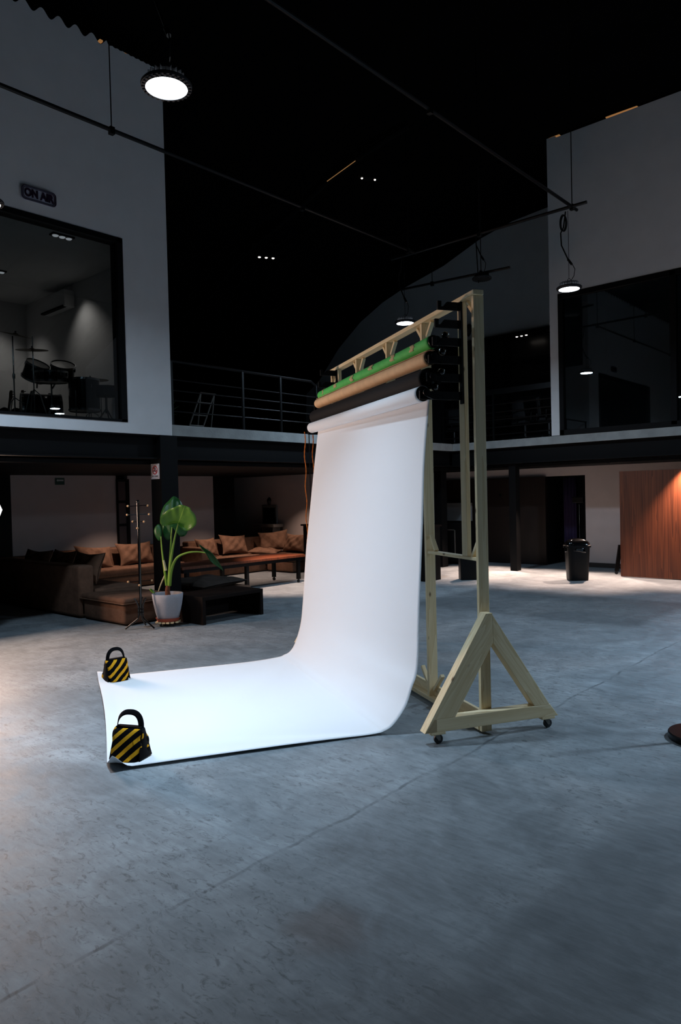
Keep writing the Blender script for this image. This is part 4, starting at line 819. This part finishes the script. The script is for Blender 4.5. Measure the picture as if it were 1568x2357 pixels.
# ---------------------------------------------------------------- balcony rails and what stands behind them
t = thing('balcony_railing', 'black railing with four thin bars along the left balcony', 'railing', (-10.1, 11.2, 3.15))
m = MB(); m.tube([(0, -4.15, 1.08), (0, -.75, 1.08), (0, -.6, 1.0), (0, -.6, 0)], .024, 10); m.build('top_rail', 'blackmetal', t)
for z in (.24, .42, .59, .77): m = MB(); m.tube([(0, -4.15, z), (0, -.6, z)], .010, 8); m.build('rail_bar', 'blackmetal', t)
for y in (-4.1, -2.55, -1.6): m = MB(); m.span(-.02, .02, y-.02, y+.02, 0, 1.08); m.build('rail_post', 'blackmetal', t)
t = thing('balcony_railing', 'black railing with a thick top rail along the right balcony', 'railing', (-8.8, 15.52, 3.15))
m = MB(); m.span(-1.55, 1.45, -.03, .03, 1.12, 1.25); m.build('top_rail', 'blackmetal', t)
for z in (.15, .33, .51, .69, .88): m = MB(); m.tube([(-1.55, 0, z), (1.45, 0, z)], .014, 8); m.build('rail_bar', 'blackmetal', t)
for x in (-1.5, -.05): m = MB(); m.span(x-.025, x+.025, -.025, .025, 0, 1.12); m.build('rail_post', 'blackmetal', t)
t = thing('stepladder', 'aluminium stepladder leaning behind the left balcony railing', 'ladder', (-10.75, 8.0, 3.15))
for y in (0.0, .31): m = MB(); m.tube([(0, y-.12, 0), (0, y+.20, .72)], .014, 8); m.build('side_rail', 'steel', t)
m = MB(); m.tube([(0, .19, .72), (0, .54, .72)], .016, 8); m.build('top_step', 'steel', t)
for s in (.15, .42, .75): m = MB(); m.tube([(0, -.12+.32*s, .72*s), (0, .19+.32*s, .72*s)], .01, 8); m.build('rung', 'steel', t)
for y in (.0, .31): m = MB(); m.tube([(0, y+.20, .72), (-.25, y+.28, 0)], .011, 8); m.build('rear_leg', 'steel', t)
t = thing('balcony_plant', 'small dark potted plant at the left end of the balcony', 'plant', (-10.75, 7.35, 3.15)); m = MB(); m.lathe([(0, 0), (.1, 0), (.13, .22), (.12, .22), (.11, .18), (0, .18)], n=24, cap=False); m.build('pot', 'blackplastic', t, smooth=True)
rl = random.Random(5)
m = MB()
for k in range(38):
    a = rl.uniform(0, 6.28); e = rl.uniform(.3, 1.3); l = rl.uniform(.25, .5); d = Vector((math.cos(a)*math.cos(e), math.sin(a)*math.cos(e), math.sin(e))); s = Vector((-math.sin(a), math.cos(a), 0)); b0 = Vector((0, 0, .2)); tp = b0+d*l+Vector((0, 0, -.1*l))
    m.prism([b0, b0+d*l*.5+s*.03, tp, b0+d*l*.5-s*.03], (0, 0, .002))
m.build('foliage', 'foliage', t)
def office_chair(loc, rz, label):
    t = thing('office_chair', label, 'chair', loc, rz, 'office chairs behind the right railing')
    cushion_block('seat', -.24, .24, -.24, .24, .43, .5, t, .03, 'mesh')
    m = MB(); m.grid(lambda u, v: ((u-.5)*(.46-.08*v), .24+.04*v+.05*(2*u-1)**2*-1, .55+.45*v), 10, 8); m.build('backrest', 'mesh', t, smooth=True, solid=.02)
    m = MB(); m.tube([(0, .1, .44), (0, .28, .46), (0, .27, .62)], .02, 8); m.build('back_support', 'blackplastic', t)
    for s in (-1, 1): m = MB(); m.tube([(s*.24, .08, .46), (s*.3, .08, .5), (s*.3, .08, .68), (s*.3, -.14, .68)], .018, 8); m.build('armrest', 'blackplastic', t)
    m = MB(); m.tube([(0, 0, .08), (0, 0, .43)], .026, 10); m.build('gas_column', 'chrome', t)
    for k in range(5):
        a = R(72*k); m = MB(); m.tube([(0, 0, .11), (.29*math.cos(a), .29*math.sin(a), .07)], .018, 8); l = m.build('base_arm', 'blackplastic', t); m = MB(); m.ball((.29*math.cos(a), .29*math.sin(a), .032), .03, n=12); m.build('caster', 'rubber', l)
    return t
ch = office_chair((-8.45, 16.35, 3.15), R(160), 'dark office chair in the middle behind the right railing')
dup(ch, (-7.75, 16.2, 3.15), R(120), 'dark office chair beside the right wall edge on the balcony')
dup(ch, (-10.55, 16.4, 3.15), R(200), 'dark office chair left of the tall stand post on the balcony')
t = thing('balcony_desk', 'dark desk with equipment behind the right railing', 'desk', (-8.9, 17.1, 3.15)); m = MB(); m.span(-1.3, 1.3, -.3, .3, .7, .74); m.build('desk_top', 'darkwood', t)
for x in (-1.2, 1.2): m = MB(); m.span(x-.03, x+.03, -.28, .28, 0, .7); m.build('leg', 'blackmetal', t)
t = thing('desk_monitor', 'black monitor standing on the balcony desk', 'monitor', (-8.7, 17.15, 3.89)); m = MB(); m.span(-.32, .32, -.02, .02, .1, .48); m.build('screen', 'gloss', t); m = MB(); m.span(-.03, .03, -.02, .02, .01, .2); m.span(-.12, .12, -.09, .09, 0, .012); m.build('stand_foot', 'blackplastic', t)

# ---------------------------------------------------------------- floor-level things on the right
t = thing('trash_bin', 'tall black swing-lid trash bin in front of the white wall strip', 'bin', (-6.42, 14.64, 0), YAW)
def rring(a, b, z, n=40, e=.4):
    return [(a*math.copysign(abs(math.cos(2*math.pi*k/n))**e, math.cos(2*math.pi*k/n)), b*math.copysign(abs(math.sin(2*math.pi*k/n))**e, math.sin(2*math.pi*k/n)), z) for k in range(n)]
def loft(mb, rings):
    V = [[mb.b.verts.new(p) for p in r] for r in rings]
    for a, b in zip(V, V[1:]):
        for k in range(len(a)): mb.b.faces.new((a[k], a[(k+1) % len(a)], b[(k+1) % len(a)], b[k]))
    mb.b.faces.new(V[0]); mb.b.faces.new(V[-1])
m = MB(); loft(m, [rring(.2, .15, 0), rring(.205, .155, .02), rring(.235, .18, .68), rring(.235, .18, .7)]); m.build('bin_body', 'blackplastic', t, smooth=True)
m = MB(); loft(m, [rring(.262, .205, .70), rring(.262, .205, .735), rring(.245, .19, .75)]); m.box((-.272, 0, .715), (.03, .06, .05)); m.build('lid_rim', 'blackplastic', t, smooth=True)
m = MB(); loft(m, [rring(.243*math.cos(a), .188*math.cos(a), .75+.14*math.sin(a)) for a in [R(x) for x in (0, 15, 30, 45, 60, 75, 86)]]); m.build('swing_lid', 'gloss', t, smooth=True)
m = MB(); m.grid(lambda u, v: ((.245+.012*math.sin(u*40)*v)*math.cos(2*math.pi*u), (.19+.012*math.sin(u*40)*v)*math.sin(2*math.pi*u), .70-.09*v-.02*math.sin(u*17)*v), 60, 4); m.build('bin_liner', 'gloss', t, smooth=True, solid=.002)
t = thing('amplifier_box', 'black box on small casters under the hanging stand post', 'speaker', (-8.45, 13.6, 0), YAW); m = MB(); m.span(-.2, .19, -.16, .16, .0, .5); m.build('cabinet', 'blackplastic', t, bev=.02)
m = MB(); m.lathe([(0, -.015), (.035, -.015), (.035, .015), (0, .015)], n=20, T=Matrix.Translation((.23, .0, .04)) @ Matrix.Rotation(R(90), 4, 'X'), cap=False); m.box((.205, 0, .04), (.04, .05, .02)); m.build('caster', 'rubber', t)
t = thing('folded_stand', 'dark tilted panel on a caster beside the walnut sliding panel', 'stand', (-6.1, 16.05, 0), YAW)
m = MB(); m.prism([(-.05, 0, .07), (.03, 0, .07), (.11, 0, .66), (.04, 0, .66)], (0, .06, 0)); m.build('panel', 'blackmetal', t); m = MB(); m.prism([(.06, 0, .16), (.26, 0, .16), (.26, 0, .13), (.06, 0, .13)], (0, .05, 0)); m.build('brace', 'blackmetal', t)
m = MB(); m.lathe([(0, -.014), (.035, -.014), (.035, .014), (0, .014)], n=20, T=Matrix.Translation((-.02, .03, .036)) @ Matrix.Rotation(R(90), 4, 'X'), cap=False); m.build('caster', 'rubber', t)
t = thing('equipment_cart', 'dark framed cart standing behind the stand posts', 'cart', (-10.75, 16.5, 0)); m = MB(); m.span(-.55, .55, -.3, .3, .12, 1.1); m.build('cabinet', 'black', t); m = MB()
for (x0, x1, z0, z1) in ((-.4, .3, .2, .22), (-.4, .3, .92, .94), (-.4, -.38, .2, .94), (.28, .3, .2, .94)): m.span(x0, x1, -.325, -.3, z0, z1)
m.build('door_frame', 'steel', t)
for x in (-.48, .48): m = MB(); m.lathe([(0, -.02), (.055, -.02), (.055, .02), (0, .02)], n=20, T=Matrix.Translation((x, -.24, .056)) @ Matrix.Rotation(R(90), 4, 'Y'), cap=False); m.box((x, -.24, .105), (.05, .05, .03)); m.build('caster', 'rubber', t)
t = thing('display_board', 'pale board on the dark wood wall above the cart', 'board', (-11.1, 17.2, 1.38)); m = MB(); m.span(-.57, .57, -.02, 0, -.25, .25); m.build('board_panel', 'board', t); m = MB(); m.span(-.6, .6, -.025, -.001, -.275, -.25); m.span(-.6, .6, -.025, -.001, .25, .275); m.build('board_frame', 'blackmetal', t)
t = thing('microphone_stand', 'thin microphone stand standing in the dark doorway', 'microphone stand', (-7.75, 17.85, 0)); m = MB(); m.tube([(0, 0, .03), (0, 0, 1.55)], .012, 8); m.build('pole', 'chrome', t); m = MB(); m.lathe([(0, 0), (.14, 0), (.13, .03), (0, .035)], n=24, cap=False); m.build('base', 'blackmetal', t); m = MB(); m.box((-.02, 0, 1.66), (.3, .1, .16), bev=.02); m.build('head', 'blackplastic', t)
t = thing('purple_curtain', 'dim purple curtain at the left side of the dark doorway', 'curtain', (-8.15, 18.15, .05)); m = MB(); m.grid(lambda u, v: (-.15+.34*u, .03*math.sin(u*22), 2.2*v), 40, 2); m.build('curtain_cloth', 'purple', t, smooth=True, solid=.004)
